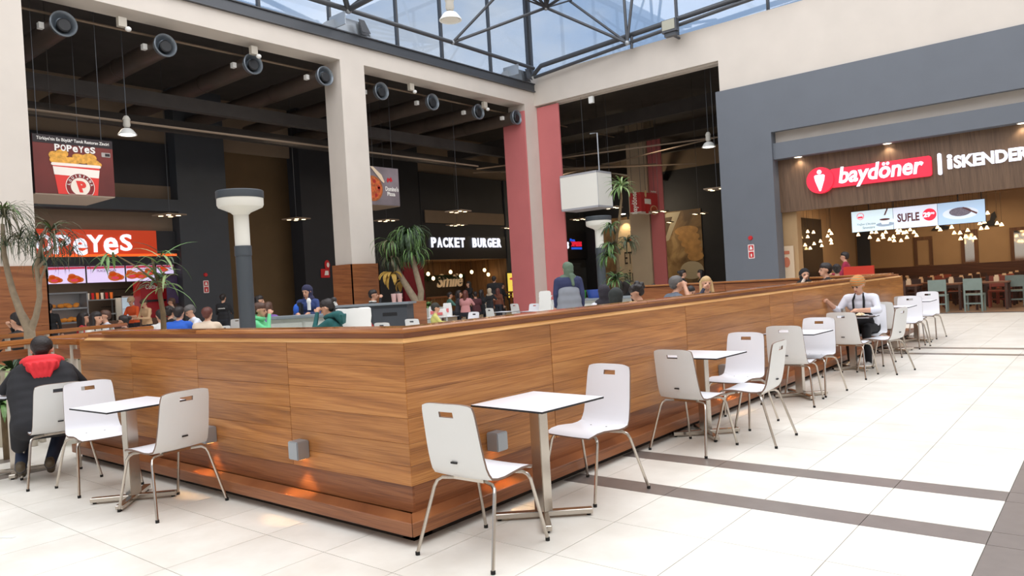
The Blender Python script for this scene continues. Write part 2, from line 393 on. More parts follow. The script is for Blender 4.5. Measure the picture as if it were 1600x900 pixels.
for yy, nm in ((13.75, 'lower middle'), (21.45, 'corner')):
    t = thing('steel_bracket', 'galvanised steel bracket carrying the truss, %s of the left wall head' % nm, 'bracket', (XO, yy, 9.0))
    bm = B(); prism(bm, [(-.9, 0), (.9, 0), (.75, .28), (.45, .38), (-.2, .38), (-.75, .12)], (.02, 0, 0), RX, ZU, .02); box(bm, -.2, .5, -.45, -.42, 0, .36); obj('gusset', bm, GALV, t)
    bm = B(); prism(bm, [(0, 0), (.32, 0), (.1, .34), (-.1, .34)], (.1, .45, 0), RX, ZU, .02); prism(bm, [(0, 0), (.32, 0), (.1, .34), (-.1, .34)], (.3, .3, 0), RX, ZU, .02); obj('stiffener', bm, STEEL, t)
# glazing above the walls (window_n) and roof
GL = glass_mat('tinted_glass', (.80, .86, .93, 1), .10); GR = glass_mat('roof_glass', (.97, .98, 1, 1), .04)
def glazing(name, axis, pos, a0, a1, z0, z1, bars, rails=()):
    r = sroot(name)
    xs = [a0]+list(bars)+[a1]
    for p, q in zip(xs, xs[1:]):
        bm = B()
        if axis == 'x': box(bm, pos-.01, pos+.01, p+.03, q-.03, z0, z1)
        else: box(bm, p+.03, q-.03, pos-.01, pos+.01, z0, z1)
        obj('pane', bm, GL, r)
    for p, w in [(x, .035) for x in bars]+[(a0, .09), (a1, .09)]:
        bm = B()
        if axis == 'x': box(bm, pos-.06, pos+.06, p-w, p+w, z0, z1)
        else: box(bm, p-w, p+w, pos-.06, pos+.06, z0, z1)
        obj('mullion', bm, STEEL, r)
    for z in (z0, z1):
        bm = B()
        if axis == 'x': box(bm, pos-.06, pos+.06, a0, a1, z-.05, z+.05)
        else: box(bm, a0, a1, pos-.06, pos+.06, z-.05, z+.05)
        obj('rail', bm, STEEL, r)
glazing('window_1', 'x', -17.35, -9, 22.9, 9.0, 13.8, [-4.5, 0, 4.3, 8.9, 11.2, 13.5, 16.1, 18.1, 20.6])
glazing('window_2', 'y', 22.95, -17.3, 9, 9.3, 13.8, [-11.1, -8.05, -5.5, -3, 0, 3, 6])
r = sroot('ceiling')
for k in range(6):
    bm = box(B(), -17.3+4.4*k+.04, -17.3+4.4*(k+1)-.04, -9, 22.9, 13.8, 13.83); obj('roof_pane', bm, GR, r)
    bm = box(B(), -17.3+4.4*k-.05, -17.3+4.4*k+.05, -9, 22.9, 13.75, 13.95); obj('rafter', bm, STEEL, r)
# ---- covered food hall behind the openings
struct('ceiling_hall', box(B(), -26, XO-.7, -9, 39, 8.9, 9.1), CEIL)
struct('ceiling_hall_back', box(B(), XO-.7, 9, YB+.55, 39, 8.9, 9.1), CEIL)
bm = B()
for x in (-19.6, -22.3): box(bm, x-.12, x+.12, -9, 38, 6.75, 7.1)
for y in (26.2, 30, 34): box(bm, -25, -9, y-.15, y+.15, 7.6, 8.1)
struct('trim_3', bm, CEIL)
for p_, l_ in (([(-17.9, -8, 8.0), (-17.9, 30, 8.0)], 'long thin pipe just behind the head of the left openings'), ([(-18.6, -8, 6.0), (-18.6, 21, 6.0)], 'long thin tray at mid height behind the left openings'), ([(-20.8, 23.4, 6.4), (-9.8, 26.3, 6.4)], 'nearest thin tray behind the right opening'), ([(-20.8, 29.5, 6.6), (-9.9, 26.5, 6.6)], 'slanting thin tray behind the right opening'), ([(-20, 24, 6.2), (-14, 30, 6.2)], 'thin tray crossing before the inner column'), ([(-22, 24.5, 6.5), (-16, 30.2, 6.5)], 'farthest thin tray crossing before the inner column')):
    t = thing('ceiling_pipe', l_, 'pipe', p_[0], 0, 'thin pipes and trays under the hall ceiling'); a_, b_ = Vector(p_[0]), Vector(p_[1])
    obj('pipe', tube(B(), [(0, 0, 0), b_-a_], .03, 6), TAUPE, t)
    for f_ in (.2, .5, .8): c_ = (b_-a_)*f_; obj('drop_rod', tube(B(), [c_, c_+Vector((0, 0, 8.9-a_.z))], .008, 5), CEIL, t)
XW = -25.3
def wallp(name, a0, a1, z0, z1, m, x=XW, t=.12, kind=True):
    return struct(name, box(B(), x-t, x, a0, a1, z0, z1), m)
struct('wall_far_left', box(B(), XW-.3, XW-.2, -9, 6.4, 0, 9), BLACKW)
wallp('wall_above_kitchen', 6.4, 12.45, 3.95, 4.62, TAUPE); wallp('wall_above_kitchen', 6.4, 12.45, 4.62, 5.02, GREYD, XW+.55, .8)
wallp('wall_above_kitchen', 10.0, 12.5, 5.02, 5.55, TAUPE); wallp('wall_above_kitchen', 6.4, 12.45, 5.55, 7.0, BLACKW, XW+.02); wallp('wall_above_kitchen', -9, 38, 7.0, 8.9, TAUPE, XW-.1)
wallp('wall_pier', 12.45, 14.25, 0, 8.9, GREYD, XW+.5, .8)
wallp('wall_passage', 13.5, 19.5, 0, 8.9, TAUPE_D, XW-1.2)
wallp('wall_pier', 17.4, 19.0, 0, 8.9, BLACKW, XW+.5, .8); wallp('wall_pier', 19.0, 24.3, 0, 8.9, BLACKW, XW)
wallp('wall_above_kitchen', 24.3, 30.4, 3.95, 7.0, BLACKW, XW+.02); wallp('wall_above_kitchen', 24.5, 30.3, 4.6, 5.2, TAUPE, XW+.1, .05)
wallp('wall_pier', 30.4, 31.6, 0, 7.0, GREYD, XW+.1); wallp('wall_pier', 31.6, 38.2, 2.2, 7.0, BLACKW, XW); wallp('wall_pier', 31.6, 38.2, 0, 2.2, GREYD, XW-.02)
# far wall beyond the right opening
YF = 38.0
struct('wall_far', box(B(), -26, -9, YF, YF+.2, 0, 7.3), BLACKW); struct('wall_far_upper', box(B(), -26, -9, YF, YF+.2, 7.3, 9), TAUPE)
struct('wall_side', box(B(), -9.6, -9.4, YB+.1, YF, 0, 9), GREYD)
struct('wall_inner_column', column('', -18.0, -16.95, 31, 31.9, 0, 8.9, TAUPE), mat('inner_column_cream', rgb(190, 172, 146), .7, noise=.04, nscale=1.5))
panel_thing(-16.93, -16.25, 31.1, 31.2, 0, 7.9, PINK, 'salmon pink panel on the inner column behind the right opening')
# ---- restaurant front on the back wall
bm = B(); box(bm, -9.68, -8.0, YB-.06, YB+.5, 0, 7.16); box(bm, -8.0, 9, YB-.06, YB+.12, 5.6, 7.16)
struct('wall_restaurant', bm, GREYW)
struct('trim_4', box(B(), -8.0, 9, YB+.3, YB+.4, 5.2, 5.7), BEIGE)
bm = box(B(), -8.0, 9, YB+.05, YB+.55, 4.78, 5.27); struct('trim_5', bm, GREYW)
bm = box(B(), -8.0, 9, YB+.4, YB+.55, 3.18, 4.8); struct('trim_6', bm, WOODD)
struct('ceiling_restaurant', box(B(), -8.2, 9, YB+.5, 31.5, 3.75, 3.9), mat('tan_ceiling', rgb(190, 160, 122), .7, noise=.03))
TAN = mat('tan_restaurant_wall', rgb(178, 146, 106), .7, noise=.05, nscale=1.4)
struct('wall_restaurant_back', box(B(), -8.2, 9, 31.4, 31.6, 0, 3.8), TAN)
struct('wall_restaurant_left', box(B(), -8.3, -8.1, 23.0, 31.5, 0, 3.8), TAN)
struct('baseboard_back', box(B(), -8.1, 9, 31.2, 31.4, 0, 1.25), wood('dark_wainscot', rgb(60, 34, 22), rgb(84, 50, 32), rgb(104, 66, 42)))
struct('trim_7', box(B(), -8.1, -7.6, 23.1, 23.5, 0, 3.2), TAN)

# ================================================================== ENCLOSURE (parapet round the seating)
XF, YFc = -3.37, 3.03                     # faces of the upper panels
def bench(lab, x0, x1, y0, y1, axis):
    t = thing('bench_plinth', lab, 'bench', ((x0+x1)/2, (y0+y1)/2, 0))
    o_ = Vector(t.location)
    def add(nm, a, m):
        bm = box(B(), *a); bmesh.ops.bevel(bm, geom=bm.edges[:], offset=.006, segments=1, affect='EDGES')
        bmesh.ops.translate(bm, verts=bm.verts[:], vec=-o_); return obj(nm, bm, m, t)
    return t, add
P = thing('parapet', 'long orange-brown wood parapet round the seating area', 'parapet', (XF, YFc, 0))
def padd(nm, bm, m, bev=.004, par=None):
    if bev: bmesh.ops.bevel(bm, geom=bm.edges[:], offset=bev, segments=1, affect='EDGES')
    bmesh.ops.translate(bm, verts=bm.verts[:], vec=-Vector(P.location)); return obj(nm, bm, m, P)
XE, YE = -8.25, 16.3
padd('core', (lambda b: [box(b, XF-.14, XF-.02, YFc+.02, YE, .0, 1.18), box(b, XE, XF-.02, YFc+.02, YFc+.14, .0, 1.18), box(b, -9.2, XF-.02, YE-.12, YE, .0, 1.2)] and b)(B()), WOODR, 0)
# plinth bench
def quadprism(poly, z0, z1): return prism(B(), poly, (0, 0, z0), (1, 0, 0), (0, 1, 0), z1-z0)
padd('plinth_board', quadprism([(XF+.14, YFc-.14), (XF+.14, YE+.1), (XF-.02, YE+.1), (XF-.02, YFc)], .06, .142), WOODR)
padd('plinth_board', quadprism([(XF+.138, YFc-.142), (XF-.02, YFc), (XE, YFc), (XE, YFc-.142)], .06, .142), WOODR)
padd('toe_kick', (lambda b: [box(b, XF-.05, XF+.05, YFc-.05, YE, 0, .06), box(b, XE, XF+.05, YFc-.05, YFc+.1, 0, .06)] and b)(B()), mat('black_toe_kick', rgb(40, 32, 28), .8, noise=.2), 0)
padd('riser', box(B(), XF-.03, XF-.012, YFc+.03, YE, .142, .31), WOODR, 0)
padd('riser', box(B(), XE, XF-.012, YFc+.012, YFc+.03, .142, .31), WOODR, 0)
zs = [.306, .425, .562, .718, .873, 1.03, 1.175]
ys = [YFc, 4.52, 6.79, 9.08, 9.92, 12.2, 14.5, YE]
for i, (a, b) in enumerate(zip(ys, ys[1:])):
    for z0, z1 in zip(zs, zs[1:]): padd('board', box(B(), XF-.03, XF, a+.003, b-.003, z0, z1-.0012), WOOD, .0015)
xs = [XF, -4.6, -5.885, -7.1, XE]
for i, (a, b) in enumerate(zip(xs, xs[1:])):
    for z0, z1 in zip(zs, zs[1:]): padd('board', box(B(), b+.002, a-.002-(.001 if i == 0 else 0), YFc, YFc+.03, z0, z1-.0012), WOOD, .0015)
# sloping lip on top of the boards, recess and handrail
def lip(pts, axis, a, b, m, nm, mitre=0):
    bm = B(); va = []; vb = []
    for (d, z) in pts:
        if axis == 'y': va.append(bm.verts.new((XF+d, a-d*mitre, z))); vb.append(bm.verts.new((XF+d, b, z)))
        else: va.append(bm.verts.new((a+d*mitre, YFc-d, z))); vb.append(bm.verts.new((b, YFc-d, z)))
    k = len(pts)
    bm.faces.new(va[::-1]); bm.faces.new(vb)
    for i in range(k): bm.faces.new((va[i], va[(i+1) % k], vb[(i+1) % k], vb[i]))
    return padd(nm, bm, m, 0)
LP = [(.003, 1.175), (.003, 1.182), (-.03, 1.202), (-.11, 1.202), (-.11, 1.175)]
RP = [(-.02, 1.236), (-.012, 1.243), (-.012, 1.258), (-.022, 1.268), (-.20, 1.268), (-.21, 1.26), (-.21, 1.236)]
KP = [(-.04, 1.202), (-.04, 1.236), (-.16, 1.236), (-.16, 1.202)]
for prof, m, nm in ((LP, WOODL, 'lip'), (KP, WOODR, 'rail_block')):
    lip(prof, 'y', YFc, YE-.1, m, nm, 1); lip(prof, 'x', XF, XE+.1, m, nm, 1)
for a, b in ((YFc, 6.05), (6.055, 9.05), (9.055, 15.2)): lip(RP, 'y', a, b, WOODRAIL, 'handrail', 1 if a == YFc else 0)
for a, b in ((XF, -5.9), (-5.905, -7.75)): lip(RP, 'x', a, b, WOODRAIL, 'handrail', 1 if a == XF else 0)
padd('end_board', box(B(), XF-.14, XF+.0, YE, YE+.03, .0, 1.2), WOOD)
padd('end_board', box(B(), XE-.03, XE, YFc+.0, YFc+.14, .0, 1.19), WOOD)
for a, b in ((-9.2, -7.0), (-7.0, -5.2), (-5.2, XF-.15)):
    padd('inner_board', box(B(), a+.003, b-.003, YE-.15, YE-.12, .1, 1.2), WOODR); padd('inner_rail', box(B(), a, b, YE-.2, YE-.0, 1.225, 1.262), WOODRAIL)
padd('inner_lip', box(B(), -9.2, XF-.15, YE-.13, YE-.02, 1.2, 1.225), WOODR)
# wall lights on the boards
def wall_light(x, y, rz, lab):
    t = thing('wall_light', lab, 'wall light', (x, y, .375), rz, 'square metal lights low on the parapet')
    bm = box(B(), -.055, .055, -.10, 0, 0, .125); bmesh.ops.bevel(bm, geom=bm.edges[:], offset=.006, segments=2, affect='EDGES'); obj('housing', bm, GALV, t)
    obj('lens', box(B(), -.035, .035, -.075, -.02, -.004, .0), mat('warm_lens', rgb(255, 190, 110), .3, emit=6), t)
wl = [(-4.45, YFc, 0, 'square metal light on the left parapet face, nearer the corner'), (-5.69, YFc, 0, 'square metal light behind the chair at the left table'),
      (XF, 3.78, PI/2, 'square metal light behind the post of the front table'), (XF, 7.53, PI/2, 'square metal light behind the second table along the parapet'),
      (XF, 11.3, PI/2, 'square metal light on the parapet behind the eating woman'), (XF, 14.6, PI/2, 'square metal light on the parapet by the last tables')]
for x, y, rz, l in wl:
    wall_light(x, y, rz, l)
    nx, ny = (0, -.07) if rz == 0 else (.07, 0)
    point('wall_light_glow', (x+nx, y+ny, .355), 5.0, (1, .58, .22), .015, spot=1.5)
# ================================================================== CHAIRS AND TABLES
def make_chair():
    t = thing('cafe_chair', 'white plywood chair', 'chair')
    prof = [(.225, .428), (.205, .442), (.17, .451), (.10, .455), (.02, .449), (-.06, .441), (-.12, .441), (-.165, .452), (-.193, .478), (-.208, .515), (-.222, .57), (-.236, .64), (-.249, .72), (-.262, .795), (-.268, .827), (-.273, .853), (-.277, .872)]
    P2 = [Vector((0, a, b)) for a, b in prof]; nrow = len(P2)
    cols = [-1, -.9, -.72, -.5, -.27, 0, .27, .5, .72, .9, 1]
    def halfw(i):
        f = i/(nrow-1)
        w = .198+.016*math.sin(PI*min(1, f*1.5)) if f < .6 else .205-.022*(f-.6)/.4
        if i == 0: w -= .018
        if i == nrow-1: w -= .022
        elif i == nrow-2: w -= .004
        return w
    th = .0065; bm = B(); top = []; bot = []
    for i, p in enumerate(P2):
        d = (P2[min(i+1, nrow-1)]-P2[max(i-1, 0)]).normalized(); nrm = Vector((0, -d.z, d.y))   # towards the sitter
        if nrm.dot(Vector((0, .5, 1))) < 0: nrm = -nrm
        dish = .010 if i < 6 else .014
        a = []; b = []
        for cx in cols:
            q = p+Vector((cx*halfw(i), 0, 0))+nrm*(dish*cx*cx if i > 7 else dish*.5*cx*cx)
            if i == nrow-1: q -= d*.012*abs(cx)**4
            a.append(bm.verts.new(q+nrm*th)); b.append(bm.verts.new(q-nrm*th))
        top.append(a); bot.append(b)
    for i in range(nrow-1):
        for j in range(len(cols)-1):
            if i == 13 and 4 <= j <= 5: continue
            bm.faces.new((top[i][j], top[i][j+1], top[i+1][j+1], top[i+1][j])).material_index = 0
            bm.faces.new((bot[i][j], bot[i+1][j], bot[i+1][j+1], bot[i][j+1])).material_index = 1
    pair = {a: b for ra, rb in zip(top, bot) for a, b in zip(ra, rb)}
    for e in [e for e in bm.edges if len(e.link_faces) == 1 and e.verts[0] in pair and e.verts[1] in pair]:
        a, b = e.verts; bm.faces.new((a, b, pair[b], pair[a])).material_index = 2
    obj('shell', bm, [WHITE, CHAIRB, PLYEDGE], t, True)
    for s in (-1, 1):
        for pts in ([(s*.10, .12, .425), (s*.175, .15, .423), (s*.197, .165, .408), (s*.207, .178, .38), (s*.235, .27, .012)],
                    [(s*.10, -.10, .420), (s*.185, -.135, .418), (s*.213, -.150, .402), (s*.224, -.165, .37), (s*.278, -.275, .012)]):
            l = obj('leg', tube(B(), pts, .0105, 8), CHROME, t, True)
            e = pts[-1]; obj('foot', lathe(B(), [(0, 0), (.013, 0), (.013, .02), (0, .02)], (e[0], e[1], 0), 8), RUBBER, l)
    bm = box(B(), -.11, .11, .09, .13, .418, .434); box(bm, -.11, .11, -.12, -.08, .414, .432); box(bm, -.012, .012, -.1, .11, .420, .430); obj('seat_bracket', bm, CHROME, t)
    for x, y in ((-.07, .1), (.07, .1), (-.07, -.1), (.07, -.1)): obj('bolt', lathe(B(), [(0, 0), (.007, 0), (.006, .002), (0, .003)], (x, y, .4585 if y > 0 else .4475), 8), GROUT, t)
    obj('maker_plate', box(B(), -.022, .022, -.232, -.224, .535, .545), BLACKE, t)
    return t
CH0 = make_chair(); CHT = tree(CH0); _used = [False]
def chair(x, y, rz, label, group=None, z=0):
    if not _used[0]:
        _used[0] = True; o = CH0; o.location = (x, y, z); o.rotation_euler = (0, 0, math.radians(rz)); o['label'] = label
        if group: o['group'] = group
        return o
    return dup(CHT, (x, y, z), math.radians(rz), label, group)
def make_table():
    t = thing('cafe_table', 'table', 'table')
    bm = box(B(), -.3, .3, -.3, .3, .734, .746, 0)
    for f in bm.faces: f.material_index = 0 if f.normal.z > .5 or abs(f.calc_center_median().z-.746) < 1e-4 else 1
    obj('tabletop', bm, [WHITE, BLACKE], t)
    bm = box(B(), -.042, .042, -.042, .042, .045, .73); bmesh.ops.bevel(bm, geom=bm.edges[:], offset=.004, segments=2, affect='EDGES'); obj('column', bm, CHROME, t)
    obj('top_plate', box(B(), -.14, .14, -.12, .12, .724, .734), STEEL, t)
    for k in range(4):
        a = PI/4+k*PI/2; bm = obox(B(), (.155*math.cos(a), .155*math.sin(a), .03), (math.cos(a), math.sin(a), 0), (-math.sin(a), math.cos(a), 0), (0, 0, 1), .155, .027, .017)
        bmesh.ops.bevel(bm, geom=bm.edges[:], offset=.004, segments=1, affect='EDGES'); obj('base_arm', bm, CHROME, t)
        obj('foot', lathe(B(), [(0, 0), (.014, 0), (.014, .014), (0, .014)], (.285*math.cos(a), .285*math.sin(a), 0), 8), RUBBER, t)
    return t
TB0 = make_table(); TBT = tree(TB0); _ut = [False]
def table(x, y, rz, label, group=None):
    if not _ut[0]:
        _ut[0] = True; TB0.location = (x, y, 0); TB0.rotation_euler = (0, 0, math.radians(rz)); TB0['label'] = label
        if group: TB0['group'] = group
        return TB0
    return dup(TBT, (x, y, 0), math.radians(rz), label, group)
G1 = 'white chairs outside the parapet'; G2 = 'square white tables outside the parapet'
chair(-2.86, 3.11, 1, 'white plywood chair nearest the camera, back turned, at the front table', G1)
chair(-2.94, 4.34, 174, 'white plywood chair facing the camera across the front table', G1)
chair(-2.88, 5.85, -8, 'white plywood chair seen from behind at the second table along the parapet', G1)
chair(-2.56, 6.36, 92, 'white plywood chair turned sideways towards the parapet at the second table', G1)
chair(-2.95, 6.95, 177, 'white plywood chair facing the camera behind the second table', G1)
chair(-2.86, 8.29, 3, 'white plywood chair seen from behind at the third table along the parapet', G1)
chair(-2.86, 8.97, 176, 'white plywood chair facing the camera behind the third table', G1)
chair(-2.83, 10.45, -6, 'white plywood chair seen from behind in front of the eating woman', G1)
chair(-2.92, 11.78, 180, 'white plywood chair that the eating woman sits on', G1)
chair(-2.55, 11.0, 79, 'white plywood chair standing sideways at the right of the woman\'s table', G1)
chair(-2.95, 12.88, 0, 'white plywood chair with its back to the camera behind the woman\'s chair', G1)
chair(-2.88, 14.10, 178, 'white plywood chair facing the camera just beyond the woman\'s table', G1)
chair(-2.95, 14.78, -4, 'white plywood chair with its back to the camera at the farthest outside table', G1)
chair(-2.92, 15.85, 177, 'white plywood chair farthest along the parapet, facing the camera', G1)
chair(-6.70, 2.56, -97, 'white plywood chair left of the left table, its front to the camera', G1)
chair(-5.49, 2.56, 97, 'white plywood chair right of the left table, its back to the camera', G1)
chair(-7.37, 2.46, 82, 'white plywood chair under the man in the dark coat', G1)
table(-2.90, 3.71, -4, 'square white table nearest the camera between two white chairs', G2)
table(-3.02, 6.36, -3, 'square white table second along the parapet with three chairs', G2)
table(-2.92, 8.68, -3, 'square white table third along the parapet', G2)
table(-2.98, 11.12, 0, 'square white table at which the woman in white eats', G2)
table(-2.95, 13.48, 0, 'square white table beyond the eating woman', G2)
table(-2.95, 15.20, 0, 'square white table farthest along the outside of the parapet', G2)
table(-5.96, 2.50, 3, 'square white table at the left parapet face between two white chairs', G2)
table(-8.05, 2.35, 20, 'square white table at the left edge before the man in the dark coat', G2)
# woman's meal
t = thing('serving_tray', 'dark tray of food on the table of the woman in white', 'tray', (-2.86, 11.02, .746))
bm = box(B(), -.19, .19, -.13, .13, 0, .012); obj('tray_base', bm, mat('brown_tray', rgb(62, 40, 34), .5), t)
obj('plate', lathe(B(), [(0, .013), (.07, .013), (.1, .03), (.095, .03), (.065, .018), (0, .018)], (.04, 0, 0), 20), WHITEP, t, True)
bm = B()
for k in range(12): ell(bm, (.04+random.uniform(-.05, .05), random.uniform(-.04, .04), .03+random.uniform(0, .02)), .022, .018, .014)
o = obj('food', bm, mat('rice', rgb(225, 205, 170), .7), t, True); o['kind'] = 'stuff'
tag(obj('drinking_glass', (lambda b: (bmesh.ops.translate(b, verts=b.verts[:], vec=(-3.08, 11.12, .746)), b)[1])(lathe(B(), [(0, 0), (.028, 0), (.034, .12), (.031, .12), (.026, .005), (0, .005)], n=16)), glass_mat('clear_glass', (.85, .9, .92, 1), .2), None, True), 'clear glass beside the tray of the woman in white', 'glass')
o = box(B(), -.05, .05, -.015, .015, 0, .002); o = obj('paper_scrap', o, WHITEP); o.location = (*oz(12, 840)[:2], .001); o.rotation_euler = (0, 0, .5); tag(o, 'small white paper strip lying on the floor at the lower left', 'litter')

# ================================================================== SEATING INSIDE THE PARAPET
G3 = 'white chairs of the food hall'
ins = [((364, 499), .86, 60, 'beside the grey lamp post, farther'), ((341, 510), .86, 95, 'left of the grey lamp post, nearer'), ((429, 495), .86, 15, 'right of the grey lamp post behind the girl in green'),
       ((598, 487), .86, 10, 'in front of the man in the black jacket by the clad column'), ((593, 505), .86, 12, 'just behind the parapet below the man in the black jacket'),
       ((641, 499), .86, 8, 'just behind the parapet left of the paper bags'), ((740, 488), .86, 175, 'facing the camera right of the child in the cap'),
       ((767, 482), .86, -15, 'with its back turned, right of the chair facing the camera'), ((805, 475), .86, -10, 'left of the pink corner column foot'),
       ((835, 475), .86, 178, 'in front of the pink corner column'), ((859, 469), .86, 182, 'below the stack of high chairs'), ((757, 467), .86, 0, 'before the burger counter, left one'),
       ((775, 466), .86, 10, 'before the burger counter, right one'), ((221, 511), .86, 200, 'left of the man in the white jacket'), ((90, 521), .86, 180, 'behind the rails at far left'),
       ((617, 487), .86, 20, 'beside the gravel-grey planter of the palm'), ((300, 512), .86, 0, 'behind the person in blue')]
for (p, z, rz, l) in ins:
    q = oz(p[0], p[1], z); chair(q.x, q.y+.27*math.cos(math.radians(rz)), rz, 'white hall chair '+l, G3)
G4 = 'white tables of the food hall'
for p, l in (((788, 487), 'right of the two grey chairs'), ((832, 486), 'in front of the pink corner column'), ((293, 515), 'before the person in blue'), ((454, 510), 'with red paper cups on it'),
             ((693, 495), 'with white paper bags on it'), ((658, 498), 'left of the child in the cap'), ((165, 520), 'of the woman in the white shirt'), ((720, 470), 'before the burger counter'), ((1000, 470), 'of the people in dark hoods')):
    q = oz(p[0], p[1], .746) if p[0] != 1000 else at(1010, 472, 14.5); table(q.x, q.y, random.randint(-8, 8), 'square white table inside the hall '+l, G4)
# cups and bags
def cup(p, lab, body=mat('red_cup_paper', rgb(200, 30, 38), .5), z0=.746, d=None, s=1):
    q = oz(454, 510, z0)+_r0*p
    t = thing('paper_cup', lab, 'cup', (q.x, q.y, z0), 0, 'paper cups on the hall tables')
    obj('cup_body', lathe(B(), [(0, 0), (.03*s, 0), (.042*s, .11*s), (0, .11*s)], n=14), body, t, True)
    obj('rim', lathe(B(), [(.043*s, .108*s), (.044*s, .116*s), (.040*s, .118*s), (.040*s, .108*s)], n=14), WHITEP, t, True)
cup(-.10, 'red paper cup left of the other before the girl in teal', s=1.5); cup(.16, 'red paper cup nearer the girl in teal', s=1.7)
def bag(loc, w, h, lab, m=WHITEP, rz=.3):
    t = thing('paper_bag', lab, 'bag', loc, rz, 'paper bags on the hall tables')
    bm = B(); n = 6
    box(bm, -w/2, w/2, -w*.3, w*.3, 0, h)
    bmesh.ops.subdivide_edges(bm, edges=bm.edges[:], cuts=3, use_grid_fill=True)
    for v in bm.verts:
        if v.co.z > .01: v.co += Vector((random.uniform(-1, 1), random.uniform(-1, 1), random.uniform(-.6, .6)))*w*.05; v.co.y *= 1-.5*v.co.z/h
    obj('bag_body', bm, m, t, True); return t
for p, w, h, l in (((655, 499), .26, .22, 'white paper bag left of the child in the cap'), ((679, 496), .24, .28, 'white and pink paper bag before the child in the cap'), ((690, 496), .25, .22, 'white paper bag right of the child in the cap'), ((700, 494), .2, .34, 'tall white paper bag at the right table end')):
    q = oz(p[0], p[1], .746); b_ = bag((q.x, q.y, .746), w, h, l); obj('printed_band', box(B(), -w*.3, w*.3, -w*.33, -w*.30, h*.3, h*.6), mat('pink_print', rgb(226, 120, 120), .6), b_)
q = at(553, 500, 11.7); bag((q.x, q.y, .75), .5, .5, 'large crumpled white bag hung on the chair behind the girl in teal', WHITEP, .9)
q = at(566, 505, 12.4); chair(q.x, q.y, 10, 'white hall chair holding the dark red bag', G3); tag(obj('red_bag', (lambda b: (bmesh.ops.bevel(b, geom=b.edges[:], offset=.03, segments=2, affect='EDGES'), bmesh.ops.translate(b, verts=b.verts[:], vec=(q.x, q.y, 0)), b)[2])(box(B(), -.2, .2, -.1, .1, .47, .98)), mat('dark_red_cloth', rgb(150, 28, 30), .7)), 'dark red bag beside the large white bag', 'bag')

# ================================================================== SERVICE COUNTERS
CB = mat('grey_counter_top', rgb(132, 140, 146), .4); CBW = mat('pale_grey_counter', rgb(196, 198, 192), .6, noise=.05)
def counter(name, c, w, d, h, rz, lab, m=CBW):
    t = thing(name, lab, 'counter', (c[0], c[1], 0), rz)
    n = max(2, int(w/.75))
    obj('carcass', box(B(), -w/2+.03, w/2-.03, -d/2+.03, d/2-.03, 0, h-.05), m, t)
    for k in range(n):
        a = -w/2+w*k/n
        dr = obj('door', box(B(), a+.03, a+w/n-.03, -d/2, -d/2+.03, .08, h-.12), m, t); obj('slot', box(B(), a+w/n*.3, a+w/n*.7, -d/2-.004, -d/2, h-.3, h-.22), BLACKE, dr)
    bm = box(B(), -w/2-.04, w/2+.04, -d/2-.04, d/2+.04, h-.05, h); bmesh.ops.bevel(bm, geom=bm.edges[:], offset=.012, segments=2, affect='EDGES'); obj('worktop', bm, CB, t)
    return t
q = at(485, 505, 13.8); counter('bin_counter', q, 1.5, .6, 1.14, .55, 'pale grey bin counter with blue-grey top beside the hooded person')
q = at(560, 500, 17.4); counter('bin_counter', q, 2.6, .6, 1.22, .55, 'long grey counter behind the girl in teal', GREYD)
q = at(930, 470, 17); counter('bin_counter', q, 1.7, .6, 1.06, .5, 'grey counter with a green and a blue tub on it')
for px, col, l in ((908, rgb(60, 150, 50), 'green plastic tub on the grey counter'), (930, rgb(40, 70, 150), 'blue plastic tub on the grey counter')):
    q = at(px, 445, 16.9); w_ = .22 if px == 908 else .42
    o = obj('plastic_tub', (lambda b: [lathe(b, [(0, 0), (w_*.42, 0), (w_*.5, .19), (w_*.46, .19), (w_*.4, .01), (0, .01)], n=20)] and b)(B()), mat(l.replace(' ', '_'), col, .4), None, True); o.location = (q.x, q.y, 1.06); tag(o, l, 'tub')
# high chairs stacked
G5 = 'white plastic high chairs stacked by the pink column'
base = at(853, 470, 21)
for k in range(4):
    t = thing('high_chair', ['white plastic high chair at the bottom of the stack', 'white plastic high chair second from the bottom of the stack', 'white plastic high chair third from the bottom of the stack', 'white plastic high chair on top of the stack'][k], 'high chair', (base.x, base.y, .18*k), .4+.05*k, G5); t.scale = (.8, .8, .8)
    bm = box(B(), -.22, .22, -.2, .2, .5, .54); bmesh.ops.bevel(bm, geom=bm.edges[:], offset=.015, segments=2, affect='EDGES'); obj('seat', bm, WHITEP, t)
    bm = B(); prism(bm, rrect(0, .70, .42, .34, .08), (0, -.2, 0), RY, ZU, .03); obj('backrest', bm, WHITEP, t)
    for s in (-1, 1):
        obj('armrest', tube(B(), [(s*.21, -.2, .68), (s*.22, .1, .68), (s*.19, .22, .66)], .02, 8), WHITEP, t, True)
        for f in (-1, 1): obj('leg', tube(B(), [(s*.2, f*.17, .5), (s*.26, f*.24, 0)], [.022, .018], 8), WHITEP, t, True)

